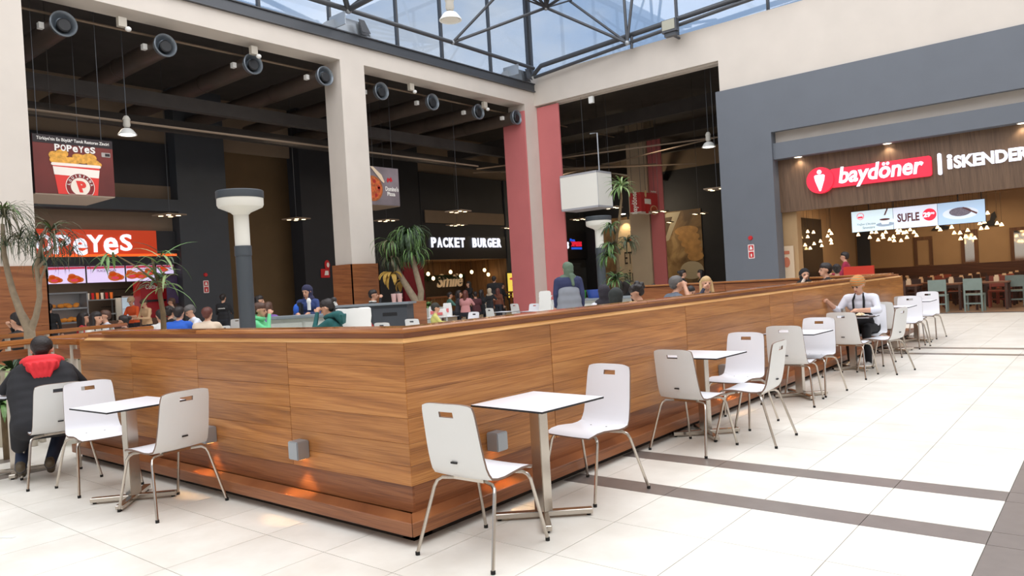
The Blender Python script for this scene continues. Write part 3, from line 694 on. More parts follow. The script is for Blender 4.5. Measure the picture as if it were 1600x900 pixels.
# ================================================================== LAMP POSTS
def lamp_post(x, y, lab):
    t = thing('lamp_post', lab, 'lamp post', (x, y, 0), 0, 'grey posts with round frosted heads')
    obj('base_plate', lathe(B(), [(0, 0), (.2, 0), (.2, .02), (0, .02)], n=24), LAMPGREY, t)
    obj('pole', lathe(B(), [(.125, 0), (.125, 2.22), (0, 2.22)], n=28), LAMPGREY, t, True)
    obj('collar', lathe(B(), [(.126, 2.2), (.134, 2.2), (.134, 2.36), (.11, 2.36)], n=28), LAMPGREY, t, True)
    h = obj('lamp_head', lathe(B(), [(.118, 2.36), (.118, 2.86), (.16, 2.9), (.34, 2.98), (.36, 3.02), (.36, 3.13), (0, 3.13)], n=36), FROST, t, True)
    obj('cap_ring', lathe(B(), [(.365, 3.12), (.37, 3.13), (.37, 3.235), (.36, 3.245), (0, 3.25)], n=36), LAMPGREY, h, True)
lamp_post(-10.98+.05, 6.51, 'nearer tall grey lamp post with a round frosted head, left of the middle column')
lamp_post(-11.35, 17.8, 'farther grey lamp post with a round frosted head below the blank white light box')

# ================================================================== DUCTS
for k, (y, l) in enumerate(zip((6.42, 8.62, 10.93, 13.02, 15.3, 17.5, 19.77, 21.6), ('leftmost of the row', 'second from left', 'third from left, above the grey post', 'before the middle column top', 'first right of the middle column', 'second right of the middle column', 'third right of the middle column', 'before the pink panel'))):
    X1 = -17.05 if k in (3, 7) else -17.3
    t = thing('air_duct', 'dark round duct with grey nozzle, '+l, 'air duct', (X1, y, 7.64), 0, 'air ducts under the hall ceiling')
    obj('pipe', (lambda b: [tube(b, [(-.15, 0, 0), (-7.6, 0, .05)], .24, 20)] and b)(B()), DUCT, t, True)
    for xx in (-2.5, -5): obj('seam', tube(B(), [(xx, 0, .02), (xx-.05, 0, .02)], .255, 20), DUCT, t, True)
    nz_ = obj('nozzle', lathe(B(), [(.22, -.2), (.27, -.06), (.275, 0), (.255, .015), (.235, .0), (.21, -.07), (.15, -.14), (.13, -.05), (.11, -.05), (.11, -.12), (0, -.13)], (0, 0, 0), 32, (1, 0, 0)), mat('zinc_nozzle', rgb(122, 130, 138), .35, .5), t, True)
    obj('nozzle_dark_hollow', lathe(B(), [(0, .0), (.12, .0), (.145, -.02), (.15, -.13), (0, -.13)], (0, .015, -.02), 24, (1, 0, 0)), BLACKE, nz_, True)  # black plug: the dark of the hollow nozzle mouth, put in as colour
    obj('valve_motor', box(B(), -.55, -.42, -.34, -.24, -.05, .08), WHITEP, t)
G6 = 'small white cameras and detectors under the beams'
for p, l in (((190, 36), 'small white camera box under the left beam, left of centre'), ((396, 80), 'small white camera box above the third air nozzle'), ((642, 137), 'small white camera box right of the middle column'), ((757, 165), 'small white camera box near the pink panel')):
    q = ox(p[0], p[1], -17.15)
    t = thing('camera_box', l, 'camera', q, 0, G6)
    obj('housing', box(B(), -.06, .06, -.09, .09, -.09, .12), mat('cream_plastic', rgb(186, 178, 164), .5), t); obj('dome', (lambda b: ell(b, (.04, .12, -.12), .07, .07, .06))(B()), WHITEP, t, True)
q = oy(924, 156, YB+.15); t = thing('camera_box', 'small white bracket camera under the right beam', 'camera', q, 0, G6); obj('housing', box(B(), -.09, .09, -.05, .05, -.12, .12), WHITEP, t)
# pendant industrial lamps
def high_bay(loc, lab, up, s=1, lit=3.5):
    t = thing('pendant_lamp', lab, 'pendant lamp', loc, 0, 'industrial pendant lamps')
    obj('shade', lathe(B(), [(.08*s, .16*s), (.13*s, .13*s), (.21*s, .02*s), (.215*s, 0), (.20*s, 0), (.12*s, .10*s), (0, .12*s)], n=28), mat('white_enamel', rgb(222, 222, 218), .3), t, True)
    obj('bulb', lathe(B(), [(0, .005), (.17*s, .005), (.17*s, .03*s), (0, .04*s)], n=24), mat('lit_bulb', rgb(255, 250, 240), .4, emit=lit) if lit else mat('frost_bulb', rgb(210, 206, 196), .3), t)
    obj('gear_box', lathe(B(), [(0, .18*s), (.06*s, .18*s), (.085*s, .24*s), (.075*s, .34*s), (.09*s, .38*s), (.05*s, .46*s), (0, .48*s)], n=20), mat('cream_enamel', rgb(196, 192, 182), .4), t, True)
    obj('cord', tube(B(), [(0, 0, .46*s), (0, 0, up)], .012, 6), STEEL, t)
high_bay((-18.5, 8.13, 5.65), 'lit industrial pendant lamp above the fried-chicken counter', 3.25, 1.0)
high_bay((-10.7, 24.0, 5.75), 'lit industrial pendant lamp behind the right opening', 3.15, 1.1)
high_bay(at(704, 32, 12), 'white industrial pendant lamp hanging before the glazing', 7, .85, 0)
# flat ceiling fixtures with four spots
def spot_plate(loc, lab, rz, up=4.0):
    t = thing('spot_fixture', lab, 'ceiling lamp', loc, rz, 'flat pendant plates with four spots')
    obj('plate', box(B(), -.36, .36, -.34, .34, 0, .04), TAUPE, t)
    for x, y in ((-.18, -.17), (.18, -.17), (-.18, .17), (.18, .17)): obj('spot', lathe(B(), [(0, -.012), (.07, -.012), (.07, 0), (0, 0)], (x, y, 0), 14), mat('warm_spot', rgb(255, 226, 178), .4, emit=4), t)
    obj('wire', tube(B(), [(0, 0, .04), (0, 0, up)], .008, 5), STEEL, t)
for p, l in (((265, 337), 'above the fried-chicken counter'), ((463, 343), 'left of the middle column'), ((604, 345), 'right of the middle column'), ((716, 331), 'above the burger sign, upper one'), ((714, 352), 'above the burger sign, lower one'),
             ((798, 356), 'beside the pink corner column'), ((906, 343), 'below the blank light box'), ((955, 325), 'behind the tall slim plant'), ((1030, 331), 'right of the small hanging cube sign'), ((1040, 348), 'in front of the food mural'), ((1120, 296), 'beside the slate grey wall'), ((1092, 334), 'above the food mural')):
    q = oz(p[0], p[1], 4.2)
    if q.x < XW+.6: q = ox(p[0], p[1], XW+1.2)
    spot_plate(q, 'flat lamp plate with four spots '+l, .2, 8.9-q.z)
    point('hall_spot_light', (q.x, q.y, q.z-.1), 5, (1, .8, .55), .1, spot=2.4)
# flood light on the right pipes
q = oy(1047, 40, YB-.62); t = thing('flood_light', 'square flood light on the pipe above the right beam', 'flood light', q)
obj('housing', box(B(), -.26, .26, -.1, .1, -.22, .18), STEEL, t); obj('front_glass', box(B(), -.23, .2, -.115, -.1, -.15, .16), mat('lamp_glass', rgb(168, 166, 150), .3), t)
obj('mount', box(B(), -.2, .2, -.05, .12, -.34, -.22), STEEL, t); obj('arm', box(B(), -.03, .03, .05, .62, -.3, -.25), STEEL, t)
# restaurant soffit downlights
for k, (p, Y) in enumerate((((1247, 242), YB+.25), ((1386, 219), YB+.25), ((1597, 186), YB+.25))):
    q = oy(p[0], p[1], Y); t = thing('downlight', 'lit downlight in the grey soffit, ' + ['left one', 'middle one', 'right one'][k], 'downlight', (q.x, q.y, 4.78), 0, 'downlights above the wood fascia')
    obj('trim_ring', lathe(B(), [(.10, -.01), (.13, -.01), (.13, 0), (.10, 0)], n=24), WHITEP, t); obj('lens', lathe(B(), [(0, -.012), (.10, -.012), (.10, 0), (0, 0)], n=24), mat('lit_downlight', rgb(255, 236, 205), .4, emit=6), t)
    point('soffit_spot', (q.x, q.y+.05, 4.72), 16, (1, .84, .62), .05, spot=2.2)
for k, (x, y) in enumerate(((-7.4, 24.6), (-6.6, 25.2), (-5, 24.4), (-4.6, 25.4), (-3.1, 24.4), (-2.4, 25.6), (-1.8, 24.6), (-1.2, 26.4), (-1.6, 27.6), (-1.4, 29), (-6.2, 27.5), (-3.8, 28.5))):
    t = thing('downlight', 'round lit downlight of the tan restaurant ceiling, '+('outer left', 'second along the front', 'left of the screens', 'behind the screens', 'middle front', 'middle second row', 'right front', 'right second row', 'right third row', 'far right rear', 'left rear', 'middle rear')[k], 'downlight', (x, y, 3.75), 0, 'downlights in the restaurant ceiling')
    obj('lens', lathe(B(), [(0, -.012), (.09, -.012), (.11, 0), (0, 0)], n=18), mat('lit_downlight', rgb(255, 236, 205), .4, emit=6), t)
# fire alarm and extinguisher signs
REDS = mat('safety_red', rgb(196, 36, 40), .5)
def safety(p, wall, lab1, lab2, s=1):
    q = oy(p[0], p[1], wall) if p[2] == 'y' else ox(p[0], p[1], wall)
    R, N = (RY, Vector((0, -1, 0))) if p[2] == 'y' else (RX, Vector((1, 0, 0)))
    t = thing('fire_alarm_button', lab1, 'fire alarm', q+Vector((0, 0, .42*s))); obj('button_case', lathe(B(), [(0, .05), (.06*s, .05), (.07*s, 0), (0, 0)], (0, 0, 0), 16, N), REDS, t)
    t = thing('extinguisher_sign', lab2, 'sign', q)
    plate('plate', [rrect(0, 0, .2*s, .44*s, .03)], N*.004, R, mat('sign_pale', rgb(235, 215, 212), .5), .006, t)
    plate('print', [rrect(0, -.1*s, .15*s, .18*s, .02), rrect(0, .11*s, .15*s, .16*s, .02)], N*.012, R, REDS, .003, t)
    plate('pictogram', [[(-.02*s, -.16*s), (.02*s, -.16*s), (.02*s, -.07*s), (-.02*s, -.07*s)], [(-.05*s, .06*s), (.05*s, .06*s), (.02*s, .16*s), (-.02*s, .16*s)]], N*.016, R, SOFTW, .003, t)
safety((1174, 393, 'y'), YB-.06, 'red fire alarm button on the slate grey wall', 'red and white extinguisher sign on the slate grey wall')
safety((322, 448, 'x'), XW+.5, 'red fire alarm button on the dark pier left of the passage', 'red extinguisher sign on the dark pier left of the passage')
q = ox(508, 427, XW+.52); t = thing('extinguisher_sign', 'red square safety sign beside the middle column', 'sign', q); plate('plate', [rrect(0, 0, .42, .36, .03)], (0, 0, 0), RX, REDS, .02, t); plate('print', [[(-.05, -.08), (.15, -.08), (.15, .1), (.0, .1)]], (.022, 0, 0), RX, SOFTW, .004, t)
q = ox(511, 414, XW+.52); t = thing('extinguisher_sign', 'round red safety sign above the square one', 'sign', q); plate('plate', [ellip(0, 0, .13, .2)], (0, 0, 0), RX, REDS, .02, t); plate('print', [ellip(.03, 0, .06, .1)], (.022, 0, 0), RX, SOFTW, .004, t)
# ================================================================== SIGNS AND SHOP FRONTS
LITW = mat('lit_white_letters', rgb(236, 240, 255), .4, emit=1.0)
LITR = mat('lit_red_sign', rgb(226, 38, 62), .4, emit=.75)
ORNG = mat('lit_orange_sign', rgb(205, 62, 22), .4, emit=.35)
# --- fried-chicken counter on the far left wall
X = XW
t = thing('shop_sign', 'long orange-red lit sign with big rounded white letters over the chicken counter', 'sign', (X, 9.3, 3.55))
def lb(b, o): bmesh.ops.translate(b, verts=b.verts[:], vec=-Vector(o)); return b
obj('sign_board', lb(box(B(), X, X+.25, 6.6, 11.75, 3.12, 3.98), t.location), ORNG, t)
obj('end_board', lb(box(B(), X, X+.22, 11.75, 12.42, 3.12, 3.98), t.location), BLACKW, t)
obj('lower_trim', lb(box(B(), X+.25, X+.29, 6.6, 12.4, 3.10, 3.2), t.location), mat('glow_orange', rgb(240, 96, 30), .4, emit=.9), t)
for ch, px, wp, z0_, z1_ in (('P', 38, 26, 366, 394), ('O', 68, 25, 366, 393), ('P', 97, 28, 367, 397), ('e', 125.5, 22, 372, 399), ('Y', 149, 25, 367, 394), ('e', 173.5, 22, 371, 398), ('S', 197, 18, 366, 392)):
    a_ = ox(px, z0_, X+.28); b_ = ox(px, z1_, X+.28); w_ = ox(px+wp/2, 380, X+.28).y-ox(px-wp/2, 380, X+.28).y
    text('letter', ch, (a_+b_)/2-Vector(t.location), RX, w_, a_.z-b_.z, LITW, .06, .018, t)
obj('fascia', box(B(), X-.1, X+.3, 6.4, 12.45, 2.86, 3.12), BLACKW)['kind'] = 'structure'
KIT = mat('kitchen_wall', rgb(104, 92, 84), .6, noise=.1, nscale=2)
struct('wall_kitchen', (lambda b: [box(b, X-3.1, X-3, 6.3, 12.5, 0, 3), box(b, X-3, X, 6.3, 6.4, 0, 3), box(b, X-3, X, 12.4, 12.5, 0, 3), box(b, X-3, X, 6.3, 12.5, 2.9, 3)] and b)(B()), KIT)
area('kitchen_lamp', (X-1.2, 9.4, 2.8), 1.0, 4, 42, (1, .84, .66))
def item(name, lab, cat, b, m, group=None, smooth=False): return tag(obj(name, b, m, None, smooth), lab, cat, group)
# lit menu boards
MENU = mat('lit_menu_lilac', rgb(214, 198, 236), .4, emit=.75); FOODO = mat('menu_food_orange', rgb(205, 104, 40), .5, emit=.35); MPINK = mat('menu_pink', rgb(214, 60, 84), .5, emit=.5)
def menu(y0, y1, z0, z1, lab, foods, head=None):
    t = thing('menu_screen', lab, 'menu screen', (X+.05, (y0+y1)/2, (z0+z1)/2), 0, 'lit menu screens over the chicken counter')
    w, h = y1-y0, z1-z0
    obj('screen_body', box(B(), -.06, 0, -w/2+.01, w/2-.01, -h/2, h/2), BLACKE, t); plate('picture', [rrect(0, 0, w-.03, h-.02, .01)], (.001, 0, 0), RX, MENU, .004, t)
    plate('banner', [[(-w/2+.02, h/2-.10), (w/2-.02, h/2-.08), (w/2-.02, h/2-.02), (-w/2+.02, h/2-.02)]], (.006, 0, 0), RX, MPINK, .003, t)
    for (a, b, r) in foods:
        pl = [ellip(a*w/2, b*h/2, r*1.3, r*.8), ellip(a*w/2+r, b*h/2-.02, r*.7, r*.5), ellip(a*w/2-r*.4, b*h/2+r*.6, r*.7, r*.5)]
        plate('picture', pl, (.006, 0, 0), RX, FOODO, .003, t); plate('picture', [ellip(a*w/2, b*h/2-r*.2, r*.7, r*.3)], (.0095, 0, 0), RX, MPINK, .002, t)
    if head: text('lettering', head, (.008, w*.02, h/2-.16), RX, w*.5, .07, mat('menu_ink', rgb(110, 40, 80), .5), .004, 0, t)
menu(8.42, 9.55, 2.3, 2.84, 'leftmost lit menu screen, behind the palm leaves', [(-.6, -.5, .14), (.4, -.5, .16)])
menu(9.57, 10.75, 2.3, 2.84, 'middle lit menu screen with a food picture', [(.45, -.35, .17)], 'PLACE ORDER')
menu(10.77, 11.75, 2.3, 2.84, 'right lit menu screen with three pictures', [(-.6, -.2, .16), (.0, -.3, .13), (.55, .1, .13)])
menu(11.77, 12.38, 2.52, 2.84, 'small orange-framed lit menu screen at the right end', [(-.2, 0, .1)])
# kitchen contents
item('serving_counter', 'brown serving counter of the chicken shop behind the seated people', 'counter', box(B(), X-.5, X+.2, 6.5, 12.3, 0, 1.05), mat('counter_brown', rgb(92, 66, 52), .5))
t = thing('display_warmer', 'steel heated display of fried food at the left of the counter', 'food warmer', (X-.9, 9.0, 1.05))
obj('frame', (lambda b: [box(b, -.3, .3, -.8, .8, 0, .05), box(b, -.3, .3, -.8, .8, .45, .5), box(b, -.3, .3, -.8, .8, .95, 1.0), box(b, -.3, .3, -.82, -.78, 0, 1), box(b, -.3, .3, .78, .82, 0, 1), box(b, -.3, -.28, -.8, .8, 0, 1)] and b)(B()), GALV, t)
bm = B()
for k in range(40): ell(bm, (random.uniform(-.2, .25), random.uniform(-.7, .7), .1+.45*(k % 2)+random.uniform(0, .06)), .08, .09, .06)
o = obj('fried_food', bm, mat('fried_food', rgb(206, 130, 50), .7, emit=.25), t, True); o['kind'] = 'stuff'
t = thing('kitchen_shelf', 'steel shelf with cups and boxes behind the counter', 'shelf', (X-1.6, 10.35, 0))
obj('shelf_board', box(B(), -.2, .2, -.7, .7, 1.75, 1.79), GALV, t); obj('shelf_board', box(B(), -.2, .2, -.7, .7, 1.25, 1.29), GALV, t)
for y_ in (-.68, .68): obj('upright', box(B(), -.2, -.16, y_-.02, y_+.02, 0, 2.0), GALV, t)
G = 'cups on the kitchen shelf'; ORD_ = ['first', 'second', 'third', 'fourth', 'fifth', 'sixth', 'seventh', 'eighth', 'ninth']
for k in range(9):
    o = obj('stacked_cups', lathe(B(), [(0, 0), (.04, 0), (.05, .22), (0, .22)], n=10), [WHITEP, mat('red_cup_paper', rgb(200, 30, 38)), FOODO][k % 3]); o.location = (X-1.6, 10.35-.6+.15*k, 1.79); tag(o, 'paper cups on the kitchen shelf, %s from the left' % ORD_[k], 'cups', G)
t = thing('drinks_fridge', 'small glass-fronted fridge with bottles behind the counter', 'fridge', (X-1.2, 11.35, 1.0))
obj('cabinet', (lambda b: [box(b, -.3, -.26, -.35, .35, 0, .85), box(b, -.3, .2, -.35, -.31, 0, .85), box(b, -.3, .2, .31, .35, 0, .85), box(b, -.3, .2, -.35, .35, .8, .85), box(b, -.3, .2, -.35, .35, 0, .04)] and b)(B()), WHITEP, t)
obj('back_light', box(B(), -.26, -.25, -.3, .3, .05, .8), mat('fridge_light', rgb(190, 205, 215), .4, emit=.6), t)
obj('shelf', box(B(), -.25, .18, -.3, .3, .4, .415), GALV, t)
item('dark_rack', 'black wire rack behind the fridge', 'rack', (lambda b: [box(b, X-2.4, X-2.0, 10.9, 12.2, .0+z, .03+z) for z in (1.2, 1.5, 1.8, 2.1)] and b)(B()), BLACKE)
t = thing('drinks_dispenser', 'red drinks dispenser with white script lettering', 'drinks machine', (X-.7, 12.05, 1.05))
REDM = mat('deep_red_enamel', rgb(150, 24, 30), .35, emit=.12)
obj('machine_body', box(B(), -.3, .25, -.62, .30, 0, 1.25), REDM, t); text('lettering', 'Coca-Cola', (.255, -.1, 1.08), RX, .7, .18, SOFTW, .01, .02, t, shear=.35)
obj('nozzle_bar', box(B(), .25, .33, -.5, .2, .55, .62), BLACKE, t)
item('purple_poster', 'dark purple poster right of the drinks dispenser', 'poster', box(B(), X+.1, X+.13, 12.05, 12.44, 1.5, 2.45), mat('dark_purple_print', rgb(60, 44, 74), .5, noise=.3, nscale=4, emit=.1))
# --- burger shop
t = thing('shop_sign', 'black shop front board with lit white capital letters', 'sign', (X+.05, 27.4, 3.6))
obj('sign_board', lb(box(B(), X-.05, X+.05, 23.9, 30.4, 2.85, 4.0), t.location), mat('black_gloss_board', rgb(20, 21, 27), .4), t)
for wd, y0, y1 in (('PACKET', 24.75, 27.15), ('BURGER', 27.65, 29.95)):
    n = len(wd)
    for k, ch in enumerate(wd):
        w_ = (y1-y0)/n; text('letter', ch, (.06, y0+w_*(k+.5)-27.4, .07-.02*0), RX, w_*.80, .48, LITW, .05, .035, t)
struct('wall_burger', (lambda b: [box(b, X-3.1, X-3, 24.2, 30.5, 0, 2.9), box(b, X-3, X, 24.2, 24.3, 0, 2.9), box(b, X-3, X, 30.4, 30.5, 0, 2.9), box(b, X-3, X, 24.2, 30.5, 2.86, 2.9)] and b)(B()), wood('shop_cladding', rgb(92, 64, 40), rgb(124, 90, 58), rgb(150, 112, 74), .6, .8, 'v'))
item('dark_wall_board', 'dark board on the burger shop wall behind the script sign', 'wall board', box(B(), X-2.98, X-2.9, 26.2, 30.2, 1.0, 2.15), mat('dark_brown_board', rgb(56, 46, 38), .6, noise=.15))
area('burger_lamp', (X-1.5, 27.3, 2.75), 1, 4, 15, (1, .72, .42))
t = thing('script_sign', 'cream script word sign on the dark board of the burger shop', 'sign', ox(703, 438, X-2.85)); text('lettering', 'Smile', (0, 0, 0), RX, 2.0, .72, mat('cream_letters', rgb(220, 190, 150), .5, emit=.25), .06, .02, t, shear=.3)
bm = B()
for k in range(120):
    a = random.uniform(26.6, 30); z_ = 2.0+random.uniform(-.1, .22)*(1.2 if a < 27.4 else .7); ell(bm, (X-2.8+random.uniform(-.05, .1), a, z_), .05, .09, .03)
item('artificial_greenery', 'dark green garland above the script sign', 'garland', bm, mat('dark_leaf_green', rgb(40, 58, 34), .7), None, True)['kind'] = 'stuff'
item('red_entrance_panel', 'dark red panel left of the burger shop behind the drooping palm', 'wall panel', box(B(), X+.01, X+.15, 22.9, 24.15, 0, 2.75), mat('dark_red_panel', rgb(120, 26, 36), .5, noise=.1, emit=.05))
G = 'bare bulbs hung before the script sign'
for k, p in enumerate(((669, 428), (677, 435), (704, 425), (720, 431), (737, 425), (757, 422), (763, 429))):
    q = ox(p[0], p[1], X-1.0); t = thing('hanging_bulb', 'bare lit bulb, %s of the row over the burger counter' % ('first', 'second', 'third', 'fourth', 'fifth', 'sixth', 'last')[k], 'bulb', q, 0, G)
    obj('glass', (lambda b: ell(b, (0, 0, 0), .085, .085, .10))(B()), mat('warm_bulb', rgb(255, 214, 150), .3, emit=7), t, True); obj('cord', tube(B(), [(0, 0, .1), (0, 0, 2.86-q.z)], .01, 5), BLACKE, t)
t = thing('menu_screen', 'lit yellow menu screen at the right end of the burger counter', 'menu screen', (X+.17, 30.75, 1.55)); obj('stand', box(B(), -.05, 0, -.1, .1, -1.55, -.9), BLACKE, t); YEL = mat('lit_yellow', rgb(240, 214, 90), .4, emit=.8)
obj('screen_body', box(B(), -.05, 0, -.62, .62, -.9, .55), BLACKE, t); plate('picture', [rrect(0, -.15, 1.1, 1.3, .02)], (.001, 0, 0), RX, YEL, .004, t)
plate('picture', [ellip(-.2, .2, .2, .06), ellip(.1, -.15, .3, .07), ellip(.25, -.3, .16, .05)], (.007, 0, 0), RX, MPINK, .003, t)
item('burger_counter', 'wooden counter rail before the burger shop', 'counter', (lambda b: [box(b, X+.9, X+1.2, 23.5, 29.5, 1.02, 1.1)]+[box(b, X+1.0, X+1.1, y_, y_+.1, 0, 1.02) for y_ in (23.6, 25.5, 27.5, 29.3)] and b)(B()), WOODR)
# --- pizza shop sign at the far corner
t = thing('shop_sign', 'dark shop sign with white letters and a red and blue word at the far corner', 'sign', (X+.1, 36.3, 3.65))
obj('sign_board', box(B(), -.05, .05, -2.6, 1.7, -.9, .7), mat('black_gloss_board', rgb(20, 21, 27)), t)
text('lettering', "Domino's", (.06, -1.55, 0), RX, 2.6, .6, LITW, .04, .03, t)
text('lettering', 'XPRESS', (.06, .55, -.02), RX, 1.1, .3, LITR, .04, .05, t); text('lettering', 'Pizza', (.06, .15, .22), RX, .5, .16, mat('lit_blue', rgb(40, 90, 220), .4, emit=.8), .04, .03, t)
plate('underline', [rrect(.55, -.28, 1.1, .12, .02)], (.055, 0, 0), RX, mat('lit_blue', rgb(40, 90, 220)), .02, t)
bm = B()
for z_ in (1.2, 1.5, 1.8, 2.1, 2.4): box(bm, X+.1, X+.2, 34.5, 37.2, z_, z_+.06)
box(bm, X+.02, X+.1, 34.5, 37.2, 0, 2.5)
item('dark_louvre', 'dark louvred front under the far corner sign', 'louvre', bm, GREYD)
# --- mural and lettered wall beyond the right opening
t = thing('food_mural', 'large brown food mural on the far wall behind the right opening', 'mural', (-21.0, YF-.02, 2.6))
def mural_mat():
    m = mat('mural_print', rgb(150, 112, 70), .6); n = m.node_tree.nodes; L = m.node_tree.links; b = n['Principled BSDF']
    tc = n.new('ShaderNodeTexCoord'); z = n.new('ShaderNodeTexNoise'); z.inputs['Scale'].default_value = .9; z.inputs['Detail'].default_value = 6; z.inputs['Distortion'].default_value = 1.2
    L.new(tc.outputs['Object'], z.inputs['Vector']); r = n.new('ShaderNodeValToRGB'); e = r.color_ramp.elements
    e[0].position = .35; e[0].color = rgb(104, 82, 58); e[1].position = .68; e[1].color = rgb(196, 164, 116); k = e.new(.5); k.color = rgb(150, 120, 82)
    L.new(z.outputs[0], r.inputs[0]); L.new(r.outputs[0], b.inputs['Base Color']); return m
obj('print', box(B(), -3.4, 3.4, -.03, 0, -2.5, 2.4), mural_mat(), t)
MD = mat('mural_dough', rgb(196, 150, 92), .6, noise=.2, nscale=3); MC = mat('mural_board', rgb(104, 84, 64), .6, noise=.2, nscale=2); MV = mat('mural_cream', rgb(200, 188, 160), .6)
plate('picture', [[(-.9, 1.15), (1.4, 2.35), (2.2, 2.35), (1.4, .8), (.8, .65)]], (0, -.035, 0), RY, MV, .004, t); plate('picture', [[(-.5, 1.15), (1.3, 2.1), (1.7, 2.1), (1.2, .95), (.8, .85)]], (0, -.04, 0), RY, MC, .004, t)
for k in range(5): plate('picture', [ellip(2.5+.12*k, 1.25-.36*k, .72-.06*k, .27)], (0, -.046-.007*k, 0), RY, MD, .004, t)
plate('picture', [ellip(2.7, -.95, .7, .5)], (0, -.046, 0), RY, MV, .004, t); plate('picture', [ellip(-1.6, -1.6, .9, .4)], (0, -.04, 0), RY, MV, .004, t)
plate('picture', [ellip(-2.4+.7*k, -.9-.35*(k % 3), .4, .16) for k in range(6)], (0, -.05, 0), RY, MC, .004, t)
t = thing('lettered_panel', 'lit cream wall panel with tall dark capital letters behind the slim plant', 'wall panel', (-19.6, 33.6, 0))
obj('panel', box(B(), -.75, 1.0, -.1, .1, 0, 4.45), mat('cream_panel', rgb(206, 188, 158), .6, noise=.05), t)
for s_, z_, w_ in (('ET', oy(982, 403, 33.5).z, .44), ('BİL', oy(984, 431, 33.5).z, .64)): text('lettering', s_, (oy(976, 403 if s_ == 'ET' else 431, 33.48).x+19.6+w_/2, -.115, z_), RY, w_, .62, mat('dark_brown_ink', rgb(44, 32, 28), .6), .01, .0, t)
plate('picture', [[(.05, 3.4), (.35, 3.8), (.45, 3.75), (.2, 3.2)], [(.45, 3.3), (.6, 3.9), (.7, 3.3)]], (0, -.112, 0), RY, mat('orange_flame', rgb(200, 84, 30), .6), .006, t)
point('panel_spot', (-19.7, 33.2, 4.5), 70, (1, .72, .4), .05, spot=1.9)
t = thing('downlight', 'lit downlight above the lettered cream panel', 'downlight', (-19.6, 33.1, 4.7)); obj('lens', lathe(B(), [(0, -.012), (.12, -.012), (.14, .03), (0, .03)], n=18), mat('lit_downlight', rgb(255, 236, 205)), t); obj('arm', box(B(), -.04, .04, 0, .5, .03, .06), STEEL, t); obj('arm_post', box(B(), -.04, .04, .45, .5, -.3, .06), STEEL, t)
point('mural_light', (-20.5, 35.5, 5.4), 170, (1, .8, .55), .3)

# --- hanging cube signs
def cube_sign(c, w, h, rz, lab, front, side, under, wires, d=None, name='hanging_cube_sign', R0=None):
    """c = centre; front face looks along local -Y, side face along local +X"""
    d = d or w; t = thing(name, lab, 'hanging sign', c, rz)
    bx_ = box(B(), -w/2, w/2, -d/2, d/2, -h/2, h/2); obj('box', bx_, side, t)
    obj('front_panel', box(B(), -w/2, w/2, -d/2-.012, -d/2, -h/2, h/2), front, t)
    obj('bottom_panel', box(B(), -w/2, w/2, -d/2, d/2, -h/2-.02, -h/2), under, t)
    for x_ in (-w*.4, w*.4):
        for y_ in (-d*.4, d*.4): obj('wire', tube(B(), [(x_, y_, h/2), (x_, y_, h/2+wires)], .006, 5), STEEL, t)
    return t
# chicken bucket sign: front face runs along +Y on the left wall side
PRB = mat('dark_maroon_print', rgb(96, 34, 28), .5, noise=.35, nscale=1.2, emit=.25); DKP = mat('near_black_print', rgb(34, 22, 24), .5)
_a = ox(52, 252, -17.75); _b = ox(177, 264, -17.75); SW = _b.y-_a.y; SK = SW/1.28
c = Vector((-17.75-.64*SK, (_a.y+_b.y)/2, (_a.z+_b.z)/2-.02)); t = cube_sign(c, 1.28, 1.0, PI/2+.0, 'hanging cube sign with a bucket of fried chicken at upper left', PRB, DKP, mat('pale_board', rgb(186, 168, 150), .6), (8.9-c.z)/SK-.5); t.scale = (SK, SK, SK)
# front face now looks towards +X: build its print in local coordinates (reading direction local +X, facing local -Y)
yy = -.64-.013
plate('top_band', [[(-.64, .5), (.64, .5), (.64, .36), (-.64, .36)]], (0, yy, 0), RY, DKP, .003, t)
text('lettering', "Türkiye'nin En Büyük* Tavuk Restoran Zinciri", (0, yy-.005, .43), RY, 1.16, .075, SOFTW, .004, .012, t)
for k, ch in enumerate('POPeYeS'): text('lettering', ch, (-.27+.095*k, yy-.006, .30-(.0 if k % 2 else .0)-.01*(k in (3, 5))), RY, .084, .115 if k not in (3, 5) else .10, SOFTW, .006, .03, t)
plate('picture', [[(-.36, .02), (.40, .0), (.345, -.5), (-.29, -.5)]], (0, yy, 0), RY, mat('bucket_red', rgb(206, 52, 44), .5, emit=.2), .005, t)
plate('picture', [[(-.355, -.03), (.395, -.05), (.375, -.19), (-.34, -.17)]], (0, yy-.005, 0), RY, mat('bucket_white', rgb(232, 222, 212), .5, emit=.15), .003, t)
plate('picture', [rrect(.02, .012, .80, .05, .024)], (0, yy-.005, 0), RY, mat('bucket_white', rgb(232, 222, 212)), .004, t)
CHK = mat('fried_crust', rgb(206, 150, 62), .7, noise=.35, nscale=22, emit=.2, bump=.6, bscale=30)
bm = B()
for a, b, r1, r2 in ((-.33, .16, .08, .07), (-.2, .2, .1, .07), (-.22, .09, .16, .07), (-.05, .09, .16, .06), (.12, .13, .13, .08), (.24, .16, .12, .08), (.3, .07, .11, .07), (.37, .05, .07, .05), (.05, .17, .09, .05), (-.34, .08, .06, .05)): prism(bm, ellip(a, b, r1, r2, 14), (0, yy-.002-.0007*random.random(), 0), RY, ZU, .005)
obj('picture', bm, CHK, t)
BR = mat('badge_maroon', rgb(120, 30, 30), .5, emit=.15)
def half(cx, cy, r, cut): return [p for p in ellip(cx, cy, r, r, 40) if p[1] > cut] 
